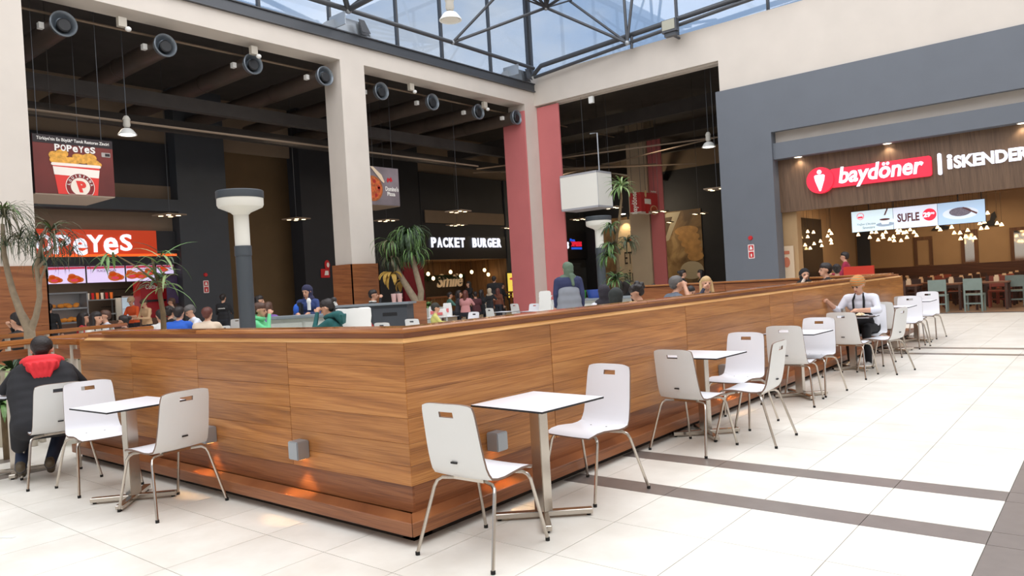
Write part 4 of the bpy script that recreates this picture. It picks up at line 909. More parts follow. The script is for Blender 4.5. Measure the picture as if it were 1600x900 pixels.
plate('badge', [half(.06, -.36, .235, -.5)], (0, yy-.009, 0), RY, mat('bucket_white', rgb(232, 222, 212)), .003, t); plate('badge', [half(.06, -.36, .225, -.5)], (0, yy-.0125, 0), RY, BR, .003, t); plate('badge', [half(.06, -.36, .155, -.5)], (0, yy-.016, 0), RY, mat('badge_cream', rgb(226, 214, 200), .5, emit=.15), .003, t)
for k, ch in enumerate('LOUISIANA'):
    a = math.radians(168-156*k/8); rr = .19; U_ = Vector((math.cos(a), 0, math.sin(a))); R_ = Vector((math.sin(a), 0, -math.cos(a)))
    text('lettering', ch, Vector((.06+rr*math.cos(a), yy-.02, -.36+rr*math.sin(a))), R_, .012 if ch == 'I' else .035, .045, SOFTW, .003, .02, t, U=U_)
text('lettering', 'P', (.07, yy-.021, -.36), RY, .16, .2, mat('bucket_red', rgb(206, 52, 44)), .004, .06, t, shear=-.25)
plate('picture', [rrect(.52, .24, .15, .08, .01)], (0, yy-.002, 0), RY, mat('grey_label', rgb(170, 160, 156), .6), .003, t); plate('picture', [rrect(.545, .24, .08, .05, .005)], (0, yy-.006, 0), RY, DKP, .002, t)
# pizza sign
PZ = mat('slate_print', rgb(118, 108, 112), .5, noise=.35, nscale=1.3, emit=.12)
c = ox(623, 293, -18.3); t = cube_sign(Vector((c.x-.6, c.y-.6, c.z)), 1.0, 1.02, PI/2, 'hanging cube sign with a pizza, half hidden by the middle column', PZ, GREYD, TAUPE, (8.9-c.z)/1.2-.51); t.scale = (1.2, 1.2, 1.2)
yy = -.5-.013
plate('picture', [ellip(-.43, -.08, .34, .34, 24)], (0, yy, 0), RY, mat('pizza_crust', rgb(170, 96, 44), .6, noise=.3, nscale=15), .006, t); plate('picture', [ellip(-.43, -.08, .29, .29, 24)], (0, yy-.006, 0), RY, mat('pizza_top', rgb(196, 96, 48), .6, noise=.5, nscale=14), .005, t)
plate('picture', [ellip(-.43+.2*math.cos(k*1.3), -.08+.2*math.sin(k*1.3), .05, .05, 12) for k in range(6)], (0, yy-.011, 0), RY, mat('pepperoni', rgb(170, 40, 28), .6), .004, t)
plate('picture', [[(-.5, .5), (-.12, .12), (-.05, .08), (-.03, .12), (-.12, .3), (-.4, .5)]], (0, yy-.015, 0), RY, mat('cheese_stretch', rgb(232, 210, 180), .5), .004, t)
text('lettering', "Domino's", (.235, yy-.005, -.06), RY, .46, .13, SOFTW, .004, .03, t); text('lettering', 'Pizza', (.2, yy-.005, -.2), RY, .28, .11, SOFTW, .004, .03, t)
plate('picture', [[(.1, .1), (.18, .2), (.1, .24), (.06, .16)][::-1], [(.19, .12), (.27, .16), (.22, .26), (.15, .2)]], (0, yy-.004, 0), RY, mat('tile_red', rgb(200, 40, 50), .5), .004, t)
# small hanging cube of the grill restaurant
RDP = mat('dark_red_print', rgb(140, 34, 34), .5, noise=.3, nscale=2, emit=.2); BKP = mat('black_print', rgb(50, 30, 30), .5, emit=.05)
_p = at(1001, 315, 33); _w = ox(1027, 315, _p.x).y-_p.y; _d = _p.x-oy(984, 315, _p.y).x; SK = _w/.92
c = Vector((_p.x-_d/2, _p.y+_w/2, _p.z)); t = cube_sign(c, .92, .86/SK, PI/2, 'small dark red hanging cube sign before the inner column', RDP, RDP, WHITEP, (8.9-c.z-.43)/SK, d=_d/SK); t.scale = (SK, SK, SK)
yy = -_d/SK/2-.013
plate('picture', [ellip(.22, -.2, .2, .13)], (0, yy, 0), RY, mat('plate_cream', rgb(210, 170, 130), .5), .004, t); plate('picture', [ellip(.22, -.2, .16, .1)], (0, yy-.004, 0), RY, mat('food_red', rgb(170, 70, 40), .6, noise=.4, nscale=20), .004, t)
plate('picture', [rrect(-.1, .02, .34, .14, .02)], (0, yy, 0), RY, SOFTW, .004, t); plate('picture', [[(-.25, -.3), (-.1, -.3), (-.05, -.05), (-.22, -.05)]], (0, yy-.004, 0), RY, mat('bottle_red', rgb(190, 40, 40), .5), .004, t); plate('picture', [ellip(-.2, .22, .05, .1)], (0, yy, 0), RY, mat('bread_cone', rgb(220, 190, 140), .6), .004, t)
text('lettering', 'baydöner', (.25, yy-.003, .30), RY, .3, .06, SOFTW, .004, .01, t)
text('lettering', 'baydöner', (-.46-.006, .0, .0), (0, 0, 1), .62, .2, SOFTW, .006, .02, t, U=(0, 1, 0))
# blank white light box
t = thing('blank_light_box', 'blank white hanging light box above the farther grey lamp post', 'light box', at(916, 300, 27.0), 0)
WB = mat('opal_panel', rgb(228, 226, 218), .4, emit=.12)
w, d, h = 1.62, .95, 1.3; t.rotation_euler = (0, 0, 0)
obj('box', box(B(), -w/2+.01, w/2-.01, -d/2+.01, d/2-.01, -h/2+.01, h/2-.01), WB, t)
for z_ in (-h/2, h/2-.07): obj('frame_band', box(B(), -w/2, w/2, -d/2, d/2, z_, z_+.07), mat('silver_frame', rgb(176, 176, 182), .4), t)
for x_ in (-w/2, w/2-.012):
    for y_ in (-d/2, d/2-.012): obj('corner_post', box(B(), x_, x_+.012, y_, y_+.012, -h/2, h/2), mat('silver_frame', rgb(176, 176, 182)), t)
obj('hanger_rod', tube(B(), [(w/2-.2, 0, h/2), (w/2-.2, 0, h/2+1.4), (w/2-.5, 0, h/2+1.42)], .025, 6), GALV, t)
obj('hanger_rod', tube(B(), [(0, 0, h/2), (0, 0, 8.9-t.location.z)], .008, 5), STEEL, t)
# --- grill restaurant lettering on the wood fascia
Ys = YB+.4
t = thing('shop_sign', 'lit red and white lettered sign on the brown wood fascia at right', 'sign', (-5.3, Ys, 4.0))
plate('round_badge', [ellip(-1.45, 0, .385, .385, 36)], (0, -.0, 0), RY, LITR, .16, t)
plate('pictogram', [ellip(-1.45, .24, .065, .065, 16), [(-1.60, .13), (-1.56, .16), (-1.34, .16), (-1.30, .13), (-1.32, 0), (-1.43, -.32), (-1.47, -.32), (-1.58, 0)]], (0, -.165, 0), RY, LITW, .02, t)
def skew(poly, k=.0): return [(x+k*y, y) for x, y in poly]
plate('red_board', [rrect(.14, .015, 2.62, .55, .07)], (0, 0, 0), RY, LITR, .10, t)
text('lettering', 'baydöner', (.17, -.125, .0), RY, 2.2, .62, LITW, .03, .024, t, shear=.18)
plate('divider', [rrect(1.64, .03, .09, .58, .04)], (0, -.0, 0), RY, LITW, .08, t)
plate('letter', [rrect(1.875, .0, .105, .27, .02), ellip(1.875, .20, .06, .055, 14)], (0, -.0, .0), RY, LITW, .08, t); text('lettering', 'SKENDER', (2.80, -.05, .03), RY, 1.66, .34, LITW, .06, .04, t)
# lit screen row
t = thing('menu_screen_row', 'hanging row of three lit dessert screens in the restaurant entrance', 'menu screen', (-4.42, 23.4, 2.71))
SC = mat('lit_screen_pale', rgb(200, 218, 226), .4, emit=.75); BR_ = mat('screen_brown', rgb(92, 44, 40), .5, emit=.3); SG = mat('screen_greyblue', rgb(150, 165, 184), .5, emit=.45)
for k, m_ in enumerate((SC, mat('lit_screen_lilac', rgb(206, 212, 228), .4, emit=.75), mat('lit_screen_blue', rgb(170, 194, 220), .4, emit=.65))):
    s_ = obj('screen', box(B(), -1.68+1.12*k+.003, -1.68+1.12*(k+1)-.003, -.03, .05, -.31, .31), BLACKE, t); plate('picture', [rrect(-1.12+1.12*k, 0, 1.11, .6, .005)], (0, -.031, 0), RY, m_, .004, s_)
text('lettering', 'SUFLE', (-.17, -.04, -.0), RY, .56, .24, BR_, .004, .03, t)
plate('price_disc', [ellip(.36, .02, .17, .17, 28)], (0, -.036, 0), RY, LITR, .004, t); text('lettering', '29', (.30, -.045, .02), RY, .18, .14, LITW, .004, .05, t); text('lettering', '90', (.44, -.045, .05), RY, .09, .06, LITW, .004, .02, t)
plate('picture', [ellip(-1.43, .15, .10, .10, 24)], (0, -.036, 0), RY, LITR, .003, t); plate('picture', [ellip(-1.43, .15, .085, .085, 24)], (0, -.0395, 0), RY, SC, .003, t); plate('picture', [rrect(-1.43, .12, .13, .05, .01)], (0, -.043, 0), RY, LITR, .003, t)
text('lettering', 'Yoğun Çikolata', (-1.28, -.038, -.09), RY, .5, .08, mat('script_ink', rgb(100, 110, 110), .5), .003, 0, t, shear=.3); text('lettering', 'Sevenlere', (-1.22, -.038, -.19), RY, .34, .07, mat('script_ink', rgb(100, 110, 110)), .003, 0, t, shear=.3)
plate('picture', [ellip(-.78, -.14, .24, .06, 24)], (0, -.036, 0), RY, SG, .003, t); plate('picture', [[(-.92, .0), (-.64, .0), (-.68, -.14), (-.86, -.14)], ellip(-.58, -.05, .06, .05, 12)], (0, -.04, 0), RY, mat('cup_white', rgb(226, 234, 238), .5, emit=.5), .003, t)
plate('picture', [ellip(-.78, .0, .14, .03, 20)], (0, -.044, 0), RY, BR_, .003, t); plate('picture', [[(-.8, .12), (-.76, .12), (-.68, .3), (-.72, .3)]], (0, -.044, 0), RY, BR_, .003, t)
plate('picture', [ellip(1.1, -.02, .42, .16, 28)], (0, -.036, 0), RY, mat('dish_white', rgb(214, 224, 236), .5, emit=.5), .003, t); plate('picture', [ellip(1.1, .02, .26, .12, 28)], (0, -.04, 0), RY, mat('souffle_print', rgb(120, 112, 124), .6, noise=.3, nscale=30, emit=.2), .003, t)
plate('picture', [[(1.15, .12), (1.18, .14), (1.5, -.04), (1.48, -.08)]], (0, -.044, 0), RY, BR_, .003, t)
for x_ in (-1.2, -.55, 1.05, 1.6): obj('hanger', tube(B(), [(x_, 0, .31), (x_, 0, 1.04)], .012, 6), BLACKE, t)
# string of small triangular lamps
G = 'small glowing lamp shades hung in the restaurant'; LT = mat('lit_lamp_shade', rgb(255, 212, 150), .4, emit=7)
pts = [(1262, 362), (1271, 363), (1252, 366), (1253, 373), (1262, 370), (1296, 361), (1299, 365), (1293, 369), (1298, 375), (1299, 380), (1282, 377), (1258, 383), (1266, 388), (1284, 384), (1272, 381),
       (1341, 367), (1359, 371), (1362, 363), (1372, 375), (1379, 367), (1380, 371), (1369, 363), (1390, 374), (1396, 370), (1403, 364), (1407, 361), (1412, 364), (1417, 371), (1408, 376), (1397, 376), (1422, 359), (1432, 368), (1428, 363), (1416, 363), (1402, 360), (1384, 363),
       (1465, 355), (1469, 359), (1487, 355), (1491, 364), (1500, 364), (1512, 360), (1501, 373), (1509, 370), (1517, 372), (1523, 372), (1531, 349), (1533, 357), (1542, 356), (1543, 333), (1558, 349), (1565, 351), (1538, 347)]
ORD = ['first', 'second', 'third', 'fourth', 'fifth', 'sixth', 'seventh', 'eighth', 'ninth', 'tenth', 'eleventh', 'twelfth', 'thirteenth', 'fourteenth', 'fifteenth', 'sixteenth', 'seventeenth', 'eighteenth', 'nineteenth', 'twentieth', 'twenty-first', 'twenty-second']
proto = None
for nm_, lo, hi in (('left', 0, 1320), ('middle', 1320, 1440), ('right', 1440, 2000)):
    for k, p in enumerate(sorted(q_ for q_ in pts if lo <= q_[0] < hi)):
        Y_ = 24.6+.9*random.random(); q = oy(p[0], p[1], Y_); lab = 'small glowing lamp, %s from the left in the %s cluster of the restaurant' % (ORD[k], nm_)
        t = thing('hanging_lamp', lab, 'pendant lamp', q, 0, G)
        if proto is None: proto = (obj('cone', lathe(B(), [(.015, .06), (.058, -.035), (0, -.025)], n=8), LT, t), t)
        else: u_ = proto[0].copy(); COL.objects.link(u_); u_.parent = t
        obj('cord', tube(B(), [(0, 0, .06), (0, 0, 3.75-q.z)], .003, 4), BLACKE, t)
# cord rail
# --- restaurant furnishing
FR = wood('mirror_frame_wood', rgb(84, 54, 34), rgb(110, 74, 46), rgb(128, 90, 58), .5, 1, 'v'); MIRR = mat('mirror_glass', rgb(200, 196, 190), .05, 1)
FRM = []
for (xa, xb, ya, yb, mm) in ((1427, 1459, 371, 418, TAN), (1500, 1530, 360, 414, MIRR), (1577, 1650, 356, 409, MIRR), (1325, 1337, 367, 402, TAN)):
    a_, b_ = oy(xa, ya, 31.38), oy(xb, yb, 31.38); FRM.append((a_.x, b_.x, b_.z, a_.z, mm))
for k, (x0, x1, z0, z1, mm) in enumerate(FRM):
    t = thing('wall_frame', ['tall brown frame on the restaurant wall, left of the mirror', 'tall brown framed mirror on the restaurant wall', 'wide brown framed mirror at the right edge', 'narrow brown frame in the restaurant corner'][k], 'mirror', ((x0+x1)/2, 31.4, 0))
    cx = (x0+x1)/2
    for a in ((x0-cx, x1-cx, z1-.12, z1), (x0-cx, x1-cx, z0, z0+.12)): obj('frame_rail', box(B(), a[0], a[1], -.06, 0, a[2], a[3]), FR, t)
    for a in ((x0-cx, x0-cx+.12), (x1-cx-.12, x1-cx)): obj('frame_stile', box(B(), a[0], a[1], -.06, 0, z0+.12, z1-.12), FR, t)
    obj('glass', box(B(), x0-cx+.12, x1-cx-.12, -.03, 0, z0+.12, z1-.12), mm, t)
for k, x_ in enumerate((oy(1470, 370, 31.36).x, oy(1548, 364, 31.36).x)):
    t = thing('wall_sconce', 'dark bird-shaped ornament on the tan wall, %s of the framed mirror' % ('left', 'right')[k], 'wall ornament', (x_, 31.38, 2.75), 0)
    obj('ornament', (lambda b: [prism(b, [(-.3, -.2), (.25, -.2), (.3, -.1), (.12, -.05), (.2, .1), (.16, .3), (.05, .22), (0, .0), (-.2, -.1)], (0, -.02, 0), RY, ZU, .04)] and b)(B()), BLACKE, t)
item('dark_window', 'dark reflecting window in the left restaurant wall', 'window', box(B(), -8.09, -8.05, ox(1236, 380, -8.07).y, ox(1284, 380, -8.07).y, .8, 3.1), mat('dark_glass', rgb(60, 54, 48), .15), None)
item('dark_doorway', 'dark doorway at the back left of the restaurant', 'doorway', box(B(), oy(1339, 380, 31.36).x, oy(1359, 380, 31.36).x, 31.33, 31.39, 1.2, 3.1), GREYD)
t = thing('menu_stand', 'narrow white menu board on a pillar at the restaurant entrance', 'menu board', (*oy(1230, 405, 23.07)[:2], 0)); obj('board', box(B(), -.22, .22, -.05, 0, .9, 2.15), mat('menu_card', rgb(214, 190, 160), .6), t)
plate('print', [ellip(0, 1.65, .1, .16), rrect(0, 1.95, .2, .1, .02)], (0, -.055, 0), RY, mat('menu_print_red', rgb(190, 110, 80), .6), .004, t)
RT = wood('restaurant_table_wood', rgb(88, 50, 32), rgb(118, 70, 44), rgb(140, 90, 58), .4); GRN = mat('sage_green_wood', rgb(122, 136, 128), .5, noise=.05); DKC = mat('dark_brown_chair_wood', rgb(70, 44, 32), .5, noise=.1); RC = mat('terracotta_chair', rgb(150, 74, 56), .6)
def wchair(first, x, y, rz, m, lab, g):
    key = m.name
    if key not in first:
        t = thing('dining_chair', lab, 'chair', (x, y, .004), rz, g)
        for s in (-1, 1):
            obj('leg', box(B(), s*.2-.022, s*.2+.022, .17, .21, 0, .44), m, t); obj('leg', box(B(), s*.2-.022, s*.2+.022, -.22, -.18, 0, .86), m, t)
        obj('seat', box(B(), -.225, .225, -.2, .22, .44, .485), m, t); obj('backrest', box(B(), -.22, .22, -.225, -.2, .58, .9), m, t); obj('stretcher', box(B(), -.2, .2, -.21, -.19, .2, .24), m, t)
        first[key] = tree(t)
    else: dup(first[key], (x, y, .004), rz, lab, g)
first = {}
wchair(first, -3.98, 23.55, .05, GRN, 'sage green wooden chair at the restaurant edge, left one', 'sage green chairs'); wchair(first, -3.12, 23.58, -.04, GRN, 'sage green wooden chair at the restaurant edge, right one', 'sage green chairs')
wchair(first, -2.35, 25.2, .1, GRN, 'sage green wooden chair behind the right one of the front pair', 'sage green chairs')
def rtable(x, y, lab, f=[None]):
    if f[0] is None:
        t = thing('restaurant_table', lab, 'table', (x, y, .004), 0, 'brown wooden restaurant tables')
        obj('tabletop', box(B(), -.4, .4, -.4, .4, .72, .76), RT, t)
        for a in (-.35, .35):
            for b in (-.35, .35): obj('leg', box(B(), a-.03, a+.03, b-.03, b+.03, 0, .72), DKC, t)
        f[0] = tree(t)
    else: dup(f[0], (x, y, .004), 0, lab)
NAP = mat('napkin_box_cream', rgb(226, 196, 158), .6)
rows = [(y, x) for y in (24.5, 26.25, 28.0, 29.75) for x in (-7.2, -6.1, -5.0, -3.9, -2.8, -1.7)]
colw = {-7.2: 'leftmost', -6.1: 'second from left', -5.0: 'third from left', -3.9: 'third from right', -2.8: 'second from right', -1.7: 'rightmost'}
roww = {24.5: 'front row', 26.25: 'second row', 28.0: 'third row', 29.75: 'back row'}
for y_, x_ in rows:
    if y_ == 24.5 and x_ == -1.7: continue
    w_ = '%s in the restaurant %s' % (colw[x_], roww[y_])
    rtable(x_, y_, 'square brown wooden table, '+w_)
    for s in (-1, 1):
        if y_ == 24.5 and s == -1 and x_ in (-3.9, -2.8): continue
        m_ = RC if (int(x_*7)+int(y_*3)+s) % 5 == 0 else DKC
        wchair(first, x_+.05*s, y_+.62*s, 0 if s < 0 else PI, m_, '%s chair, table %s, %s side' % ('terracotta' if m_ is RC else 'dark brown', w_, 'near' if s < 0 else 'far'), 'dining chairs of the restaurant')
    o = obj('napkin_box', (lambda b: [box(b, -.06, .06, -.06, .06, 0, .13), box(b, -.04, .05, -.03, .03, .13, .18)] and b)(B()), NAP); o.location = (x_+.1, y_, .764); tag(o, 'cream napkin box on the table '+w_, 'napkin box', 'napkin boxes of the restaurant')
    if (int(x_*3)+int(y_)) % 2: o = obj('sauce_pot', lathe(B(), [(0, 0), (.05, 0), (.06, .09), (0, .1)], n=12), REDS, None, True); o.location = (x_-.15, y_-.1, .764); tag(o, 'red sauce pot on the table '+w_, 'pot', 'red sauce pots of the restaurant')

# ================================================================== RAILS AND PLANTS AT THE LEFT
def railing(lab, p, q, h, n=5, y2=None):
    p, q = Vector(p), Vector(q); t = thing('wooden_railing', lab, 'railing', (p.x, p.y, 0)); u = (q-p).normalized(); v = ZU.cross(u)
    bm = obox(B(), (p+q)/2-p+Vector((0, 0, h-.03)), u, v, ZU, (q-p).length/2, .06, .03); bmesh.ops.bevel(bm, geom=bm.edges[:], offset=.012, segments=2, affect='EDGES'); obj('rail', bm, WOODRAIL, t)
    for k in range(n):
        c = (q-p)*((k+.5)/n); obj('post', tube(B(), [(c.x, c.y, 0), (c.x, c.y, h-.05)], .035, 10), mat('cream_post', rgb(188, 180, 166), .5), t, True)
    obj('lower_board', obox(B(), (p+q)/2-p+Vector((0, 0, h-.16)), u, v, ZU, (q-p).length/2, .015, .05), WOODR, t)
    return t
railing('wooden rail with pale posts running back from the left parapet end', (-8.9, 2.1, 0), (-10.8, 4.9, 0), 1.20)
railing('second wooden rail behind the forked palm trunk', (-11.7, 2.6, 0), (-14.0, 5.9, 0), 1.20)
railing('wooden rail continuing the left parapet face past its end', (-8.32, 3.08, 0), (-9.9, 3.08, 0), 1.19, 3)
def ribbed_planter(x, y, lab, r=.3, h=.75):
    t = thing('ribbed_planter', lab, 'planter', (x, y, 0)); n = 72; bm = B()
    pr = [(r+.006*(k % 2)) for k in range(n)]; a = [bm.verts.new((pr[k]*math.cos(2*PI*k/n), pr[k]*math.sin(2*PI*k/n), 0)) for k in range(n)]; b = [bm.verts.new((v.co.x*1.05, v.co.y*1.05, h)) for v in a]
    for k in range(n): bm.faces.new((a[k], a[(k+1) % n], b[(k+1) % n], b[k]))
    bm.faces.new(a[::-1]); obj('pot', bm, mat('ribbed_cream_plastic', rgb(178, 168, 150), .6), t); obj('soil', lathe(B(), [(0, h-.06), (r*1.02, h-.06), (r*1.02, h-.08), (0, h-.08)], n=20), GROUT, t); return t
LEAF = mat('mid_green_leaf', rgb(98, 132, 72), .5, noise=.25, nscale=6); LEAFP = mat('pale_green_leaf', rgb(140, 160, 104), .5, noise=.2, nscale=5); LEAFD = mat('dark_green_leaf', rgb(54, 74, 48), .5, noise=.25, nscale=6); LEAFB = mat('grey_olive_leaf', rgb(92, 88, 62), .6, noise=.3, nscale=5); DRY = mat('dry_yellow_leaf', rgb(176, 140, 62), .7, noise=.2, nscale=5)
BARK = mat('pale_bark', rgb(142, 126, 104), .8, noise=.15, nscale=12, bump=.4, bscale=30); BARKD = mat('brown_bark', rgb(104, 86, 60), .8, noise=.2, nscale=12, bump=.4)
def ribbon(bm, p, az, el, L, w, droop, n=6, mi=0, twist=.0):
    """a long leaf: starts at p, direction az/el, bends down by droop"""
    p = Vector(p); prev = None; e = el
    for k in range(n+1):
        f = k/n; d = Vector((math.cos(az)*math.cos(e), math.sin(az)*math.cos(e), math.sin(e)))
        side = Vector((-math.sin(az+twist), math.cos(az+twist), 0)); ww = w*(math.sin(PI*min(1, f*.9+.12))**.7)*.5*(1.0 if f < .98 else .15)
        fold = Vector((0, 0, -.25*ww)); row = (bm.verts.new(p-side*ww), bm.verts.new(p-fold), bm.verts.new(p+side*ww))
        if prev:
            bm.faces.new((prev[0], prev[1], row[1], row[0])).material_index = mi; bm.faces.new((prev[1], prev[2], row[2], row[1])).material_index = mi
        prev = row; p = p+d*(L/n); e -= droop/n
def crown(t, c, n, L, w, droop, mats, el=(-.2, 1.2), seed=1, name='foliage', nseg=6):
    rnd = random.Random(seed); bm = B()
    for k in range(n):
        ribbon(bm, c, rnd.uniform(0, 2*PI), rnd.uniform(*el), L*rnd.uniform(.7, 1.15), w*rnd.uniform(.8, 1.2), droop*rnd.uniform(.8, 1.2), nseg, rnd.randrange(len(mats)), rnd.uniform(-.4, .4))
    o = obj(name, bm, mats, t, False); o['kind'] = 'stuff'; return o
# forked palm at the far left
D = 10.3; b0 = at(47, 560, D); t = thing('forked_palm', 'tall palm with a forked pale trunk and drooping dark leaves at far left', 'plant', (b0.x, b0.y, 0))
def L_(p, d=D): return at(p[0], p[1], d)-Vector(t.location)
obj('trunk', tube(B(), [(0, 0, .3), L_((47, 535)), L_((46, 515)), L_((32, 488)), L_((20, 455)), L_((12, 425)), L_((6, 395)), L_((4, 350))], [.08, .075, .07, .05, .042, .038, .034, .025], 12), BARK, t, True)
obj('branch', tube(B(), [L_((47, 518)), L_((56, 495)), L_((62, 465)), L_((60, 440)), L_((57, 415)), L_((62, 395)), L_((66, 372))], [.055, .042, .036, .032, .03, .026, .02], 12), BARK, t, True)
obj('branch', tube(B(), [L_((58, 420)), L_((72, 405)), L_((80, 390))], [.022, .018, .015], 10), BARK, t, True)
obj('branch', tube(B(), [L_((62, 465)), L_((64, 435)), L_((72, 415))], [.022, .018, .015], 10), BARK, t, True)
for (p, n_, L, sd) in (((6, 340), 90, .75, 1), ((10, 385), 60, .65, 2), ((62, 378), 60, .6, 3), ((82, 372), 50, .6, 4), ((66, 405), 36, .55, 5), ((100, 385), 34, .5, 6), ((30, 375), 44, .6, 16), ((110, 400), 24, .45, 17)):
    crown(t, L_(p), n_, L, .013, 2.7, [LEAFB, LEAFD, LEAFB, LEAFD], (.1, 1.3), sd)
crown(t, L_((5, 330)), 26, .35, .03, 2.2, [LEAFP, LEAF], (.3, 1.3), 9, 'fresh_leaves')
crown(t, L_((80, 360)), 12, .35, .04, 1.6, [LEAF, LEAFB], (.8, 1.4), 10, 'fresh_leaves')
# slim bamboo-like plant with separate long leaves
D2 = 9.6; b0 = at(256, 560, D2); t = thing('slim_leafy_plant', 'slim plant with long arching green leaves in front of the orange sign', 'plant', (b0.x, b0.y, 0))
obj('trunk', tube(B(), [(0, 0, .3), L_((256, 520), D2), L_((255, 490), D2), L_((250, 462), D2), L_((249, 445), D2), L_((242, 425), D2), L_((238, 405), D2)], [.04, .036, .033, .03, .025, .02, .015], 10), BARKD, t, True)
obj('branch', tube(B(), [L_((249, 447), D2), L_((253, 440), D2), L_((256, 425), D2)], [.022, .02, .012], 8), BARKD, t, True)
rnd = random.Random(5)
for k in range(46):
    base = (rnd.uniform(232, 262), rnd.uniform(395, 448)); bm = B(); az = rnd.uniform(0, 2*PI)
    ribbon(bm, L_(base, D2), az, rnd.uniform(-.2, .9), rnd.uniform(.3, .55), rnd.uniform(.028, .046), rnd.uniform(.8, 1.9), 6, 0, rnd.uniform(-.5, .5)); obj('leaf', bm, [LEAF, LEAFP, LEAFD][k % 3], t)
for k in range(9):
    bm = B(); base = (rnd.uniform(150, 180), rnd.uniform(392, 408)); ribbon(bm, L_(base, D2), rnd.uniform(0, 2*PI), rnd.uniform(-.9, .2), .3, .04, .8, 6, 0); obj('leaf', bm, LEAF, t)
obj('twig', tube(B(), [L_((249, 445), D2), L_((215, 418), D2), L_((180, 398), D2), L_((150, 402), D2)], [.015, .012, .008, .006], 6), BARKD, t, True)
# planter plants behind the man
for k, (p, d, lab) in enumerate((((18, 560), 8.6, 'ribbed cream planter behind the man in the dark coat'), ((120, 570), 9.7, 'ribbed cream planter by the left end of the parapet'))):
    q = at(p[0], p[1], d); pl = ribbed_planter(q.x, q.y, lab, .28, .85)
    tp_ = thing('striped_leaf_plant', ['striped narrow-leaved plant in the left ribbed planter', 'broad-leaved plant with white stripes by the parapet end'][k], 'plant', (q.x, q.y, .8))
    crown(tp_, (0, 0, 0), 34, .42, .045, 1.6, [LEAFD, LEAFP], (.5, 1.4), 20+k)
q = at(128, 590, 8.4); tp_ = thing('striped_leaf_plant', 'white-striped green leaves at the left end of the parapet', 'plant', (q.x, q.y, .3)); crown(tp_, (0, 0, 0), 40, .5, .07, 1.9, [LEAFD, LEAFP, mat('white_leaf_stripe', rgb(196, 206, 186), .5)], (.2, 1.3), 31)
q = at(4, 610, 7.6); tp_ = thing('striped_leaf_plant', 'glossy green leaves at the left edge of the picture', 'plant', (q.x, q.y, .2)); crown(tp_, (0, 0, .35), 30, .35, .06, 2.0, [LEAF, LEAFD], (.0, 1.2), 33); obj('stem', tube(B(), [(0, 0, -.2), (0, 0, .36)], .03, 8), BARKD, tp_)
# drooping palm by the middle column
D3 = 20.9; b0 = at(655, 485, D3); t = thing('drooping_palm', 'bushy drooping palm with two leaning trunks right of the middle column', 'plant', (b0.x, b0.y, 0))
obj('trunk', tube(B(), [(0, 0, .5), L_((655, 478), D3), L_((640, 455), D3), L_((622, 425), D3), L_((612, 400), D3)], [.13, .12, .1, .08, .06], 12), BARK, t, True)
obj('branch', tube(B(), [L_((656, 480), D3), L_((658, 455), D3), L_((650, 425), D3), L_((640, 385), D3)], [.1, .09, .08, .05], 12), BARK, t, True)
for (p, n_, L, sd, mm) in (((638, 372), 260, .95, 1, [LEAF, LEAFD, LEAFD, LEAF]), ((612, 385), 130, .8, 2, [LEAFD, LEAFB, LEAF]), ((645, 400), 120, .8, 3, [LEAFD, LEAF]), ((612, 410), 60, .7, 4, [LEAFB, LEAFD])):
    crown(t, L_(p, D3), n_, L, .035, 3.6, mm, (.2, 1.35), 40+sd)
crown(t, L_((612, 430), D3), 9, .6, .14, 2.6, [DRY], (.0, .9), 47, 'dry_leaves'); crown(t, L_((630, 440), D3), 6, .5, .14, 2.4, [DRY], (.0, .8), 48, 'dry_leaves')
q = at(668, 490, 20.7); tt = thing('square_planter', 'square grey planter of the drooping palm', 'planter', (q.x, q.y, 0), .5); obj('pot', box(B(), -.45, .45, -.45, .45, 0, .95), mat('pale_grey_planter', rgb(176, 178, 170), .6, noise=.08), tt); crown(tt, (0, 0, .95), 30, .4, .05, 1.6, [LEAF, LEAFD], (.4, 1.3), 50)
q = at(624, 490, 18.2); tt = thing('wooden_box_counter', 'red-brown wooden box with paper cups beside the middle column', 'box', (q.x, q.y, 0), .35); obj('carcass', box(B(), -.55, .55, -.4, .4, 0, 1.2), WOODR, tt)
for k, p in enumerate(((616, 474), (625, 473))):
    o = obj('paper_cup', lathe(B(), [(0, 0), (.05, 0), (.07, .22), (0, .22)], n=12), mat('pink_cup', rgb(222, 190, 186), .5), None, True); r_ = at(p[0], p[1], 18.1); o.location = (r_.x, r_.y, 1.2); tag(o, ['pale pink paper cup on the wooden box, left one', 'pale pink paper cup on the wooden box, right one'][k], 'cup')
# tall slim plant by the farther lamp post
D4 = 18.5; b0 = at(962, 470, D4); t = thing('tall_slim_plant', 'tall slim plant with several leaf tufts right of the farther lamp post', 'plant', (b0.x, b0.y, 0))
obj('trunk', tube(B(), [(0, 0, .2), L_((962, 460), D4), L_((966, 420), D4), L_((962, 380), D4), L_((968, 340), D4), L_((971, 310), D4), L_((970, 292), D4)], [.06, .05, .045, .04, .035, .03, .02], 10), BARKD, t, True)
for (p, n_, L, w_, dr, mm, e_) in (((971, 292), 46, .5, .05, 1.5, [LEAF, LEAFP], (-.2, 1.3)), ((955, 355), 40, .4, .045, 1.8, [LEAFD, LEAF], (-.3, 1.1)), ((955, 385), 46, .45, .045, 2.0, [LEAFD, LEAF], (-.3, 1.1)), ((980, 378), 50, .5, .035, 2.4, [LEAFB, LEAFD], (-.1, 1.2)), ((950, 400), 40, .45, .05, 2.0, [LEAF, LEAFD], (-.3, 1)), ((962, 440), 50, .6, .05, 1.8, [LEAFD, LEAF], (0, 1.3))):
    crown(t, L_(p, D4), n_, L, w_, dr, mm, e_, int(p[0]+p[1]))
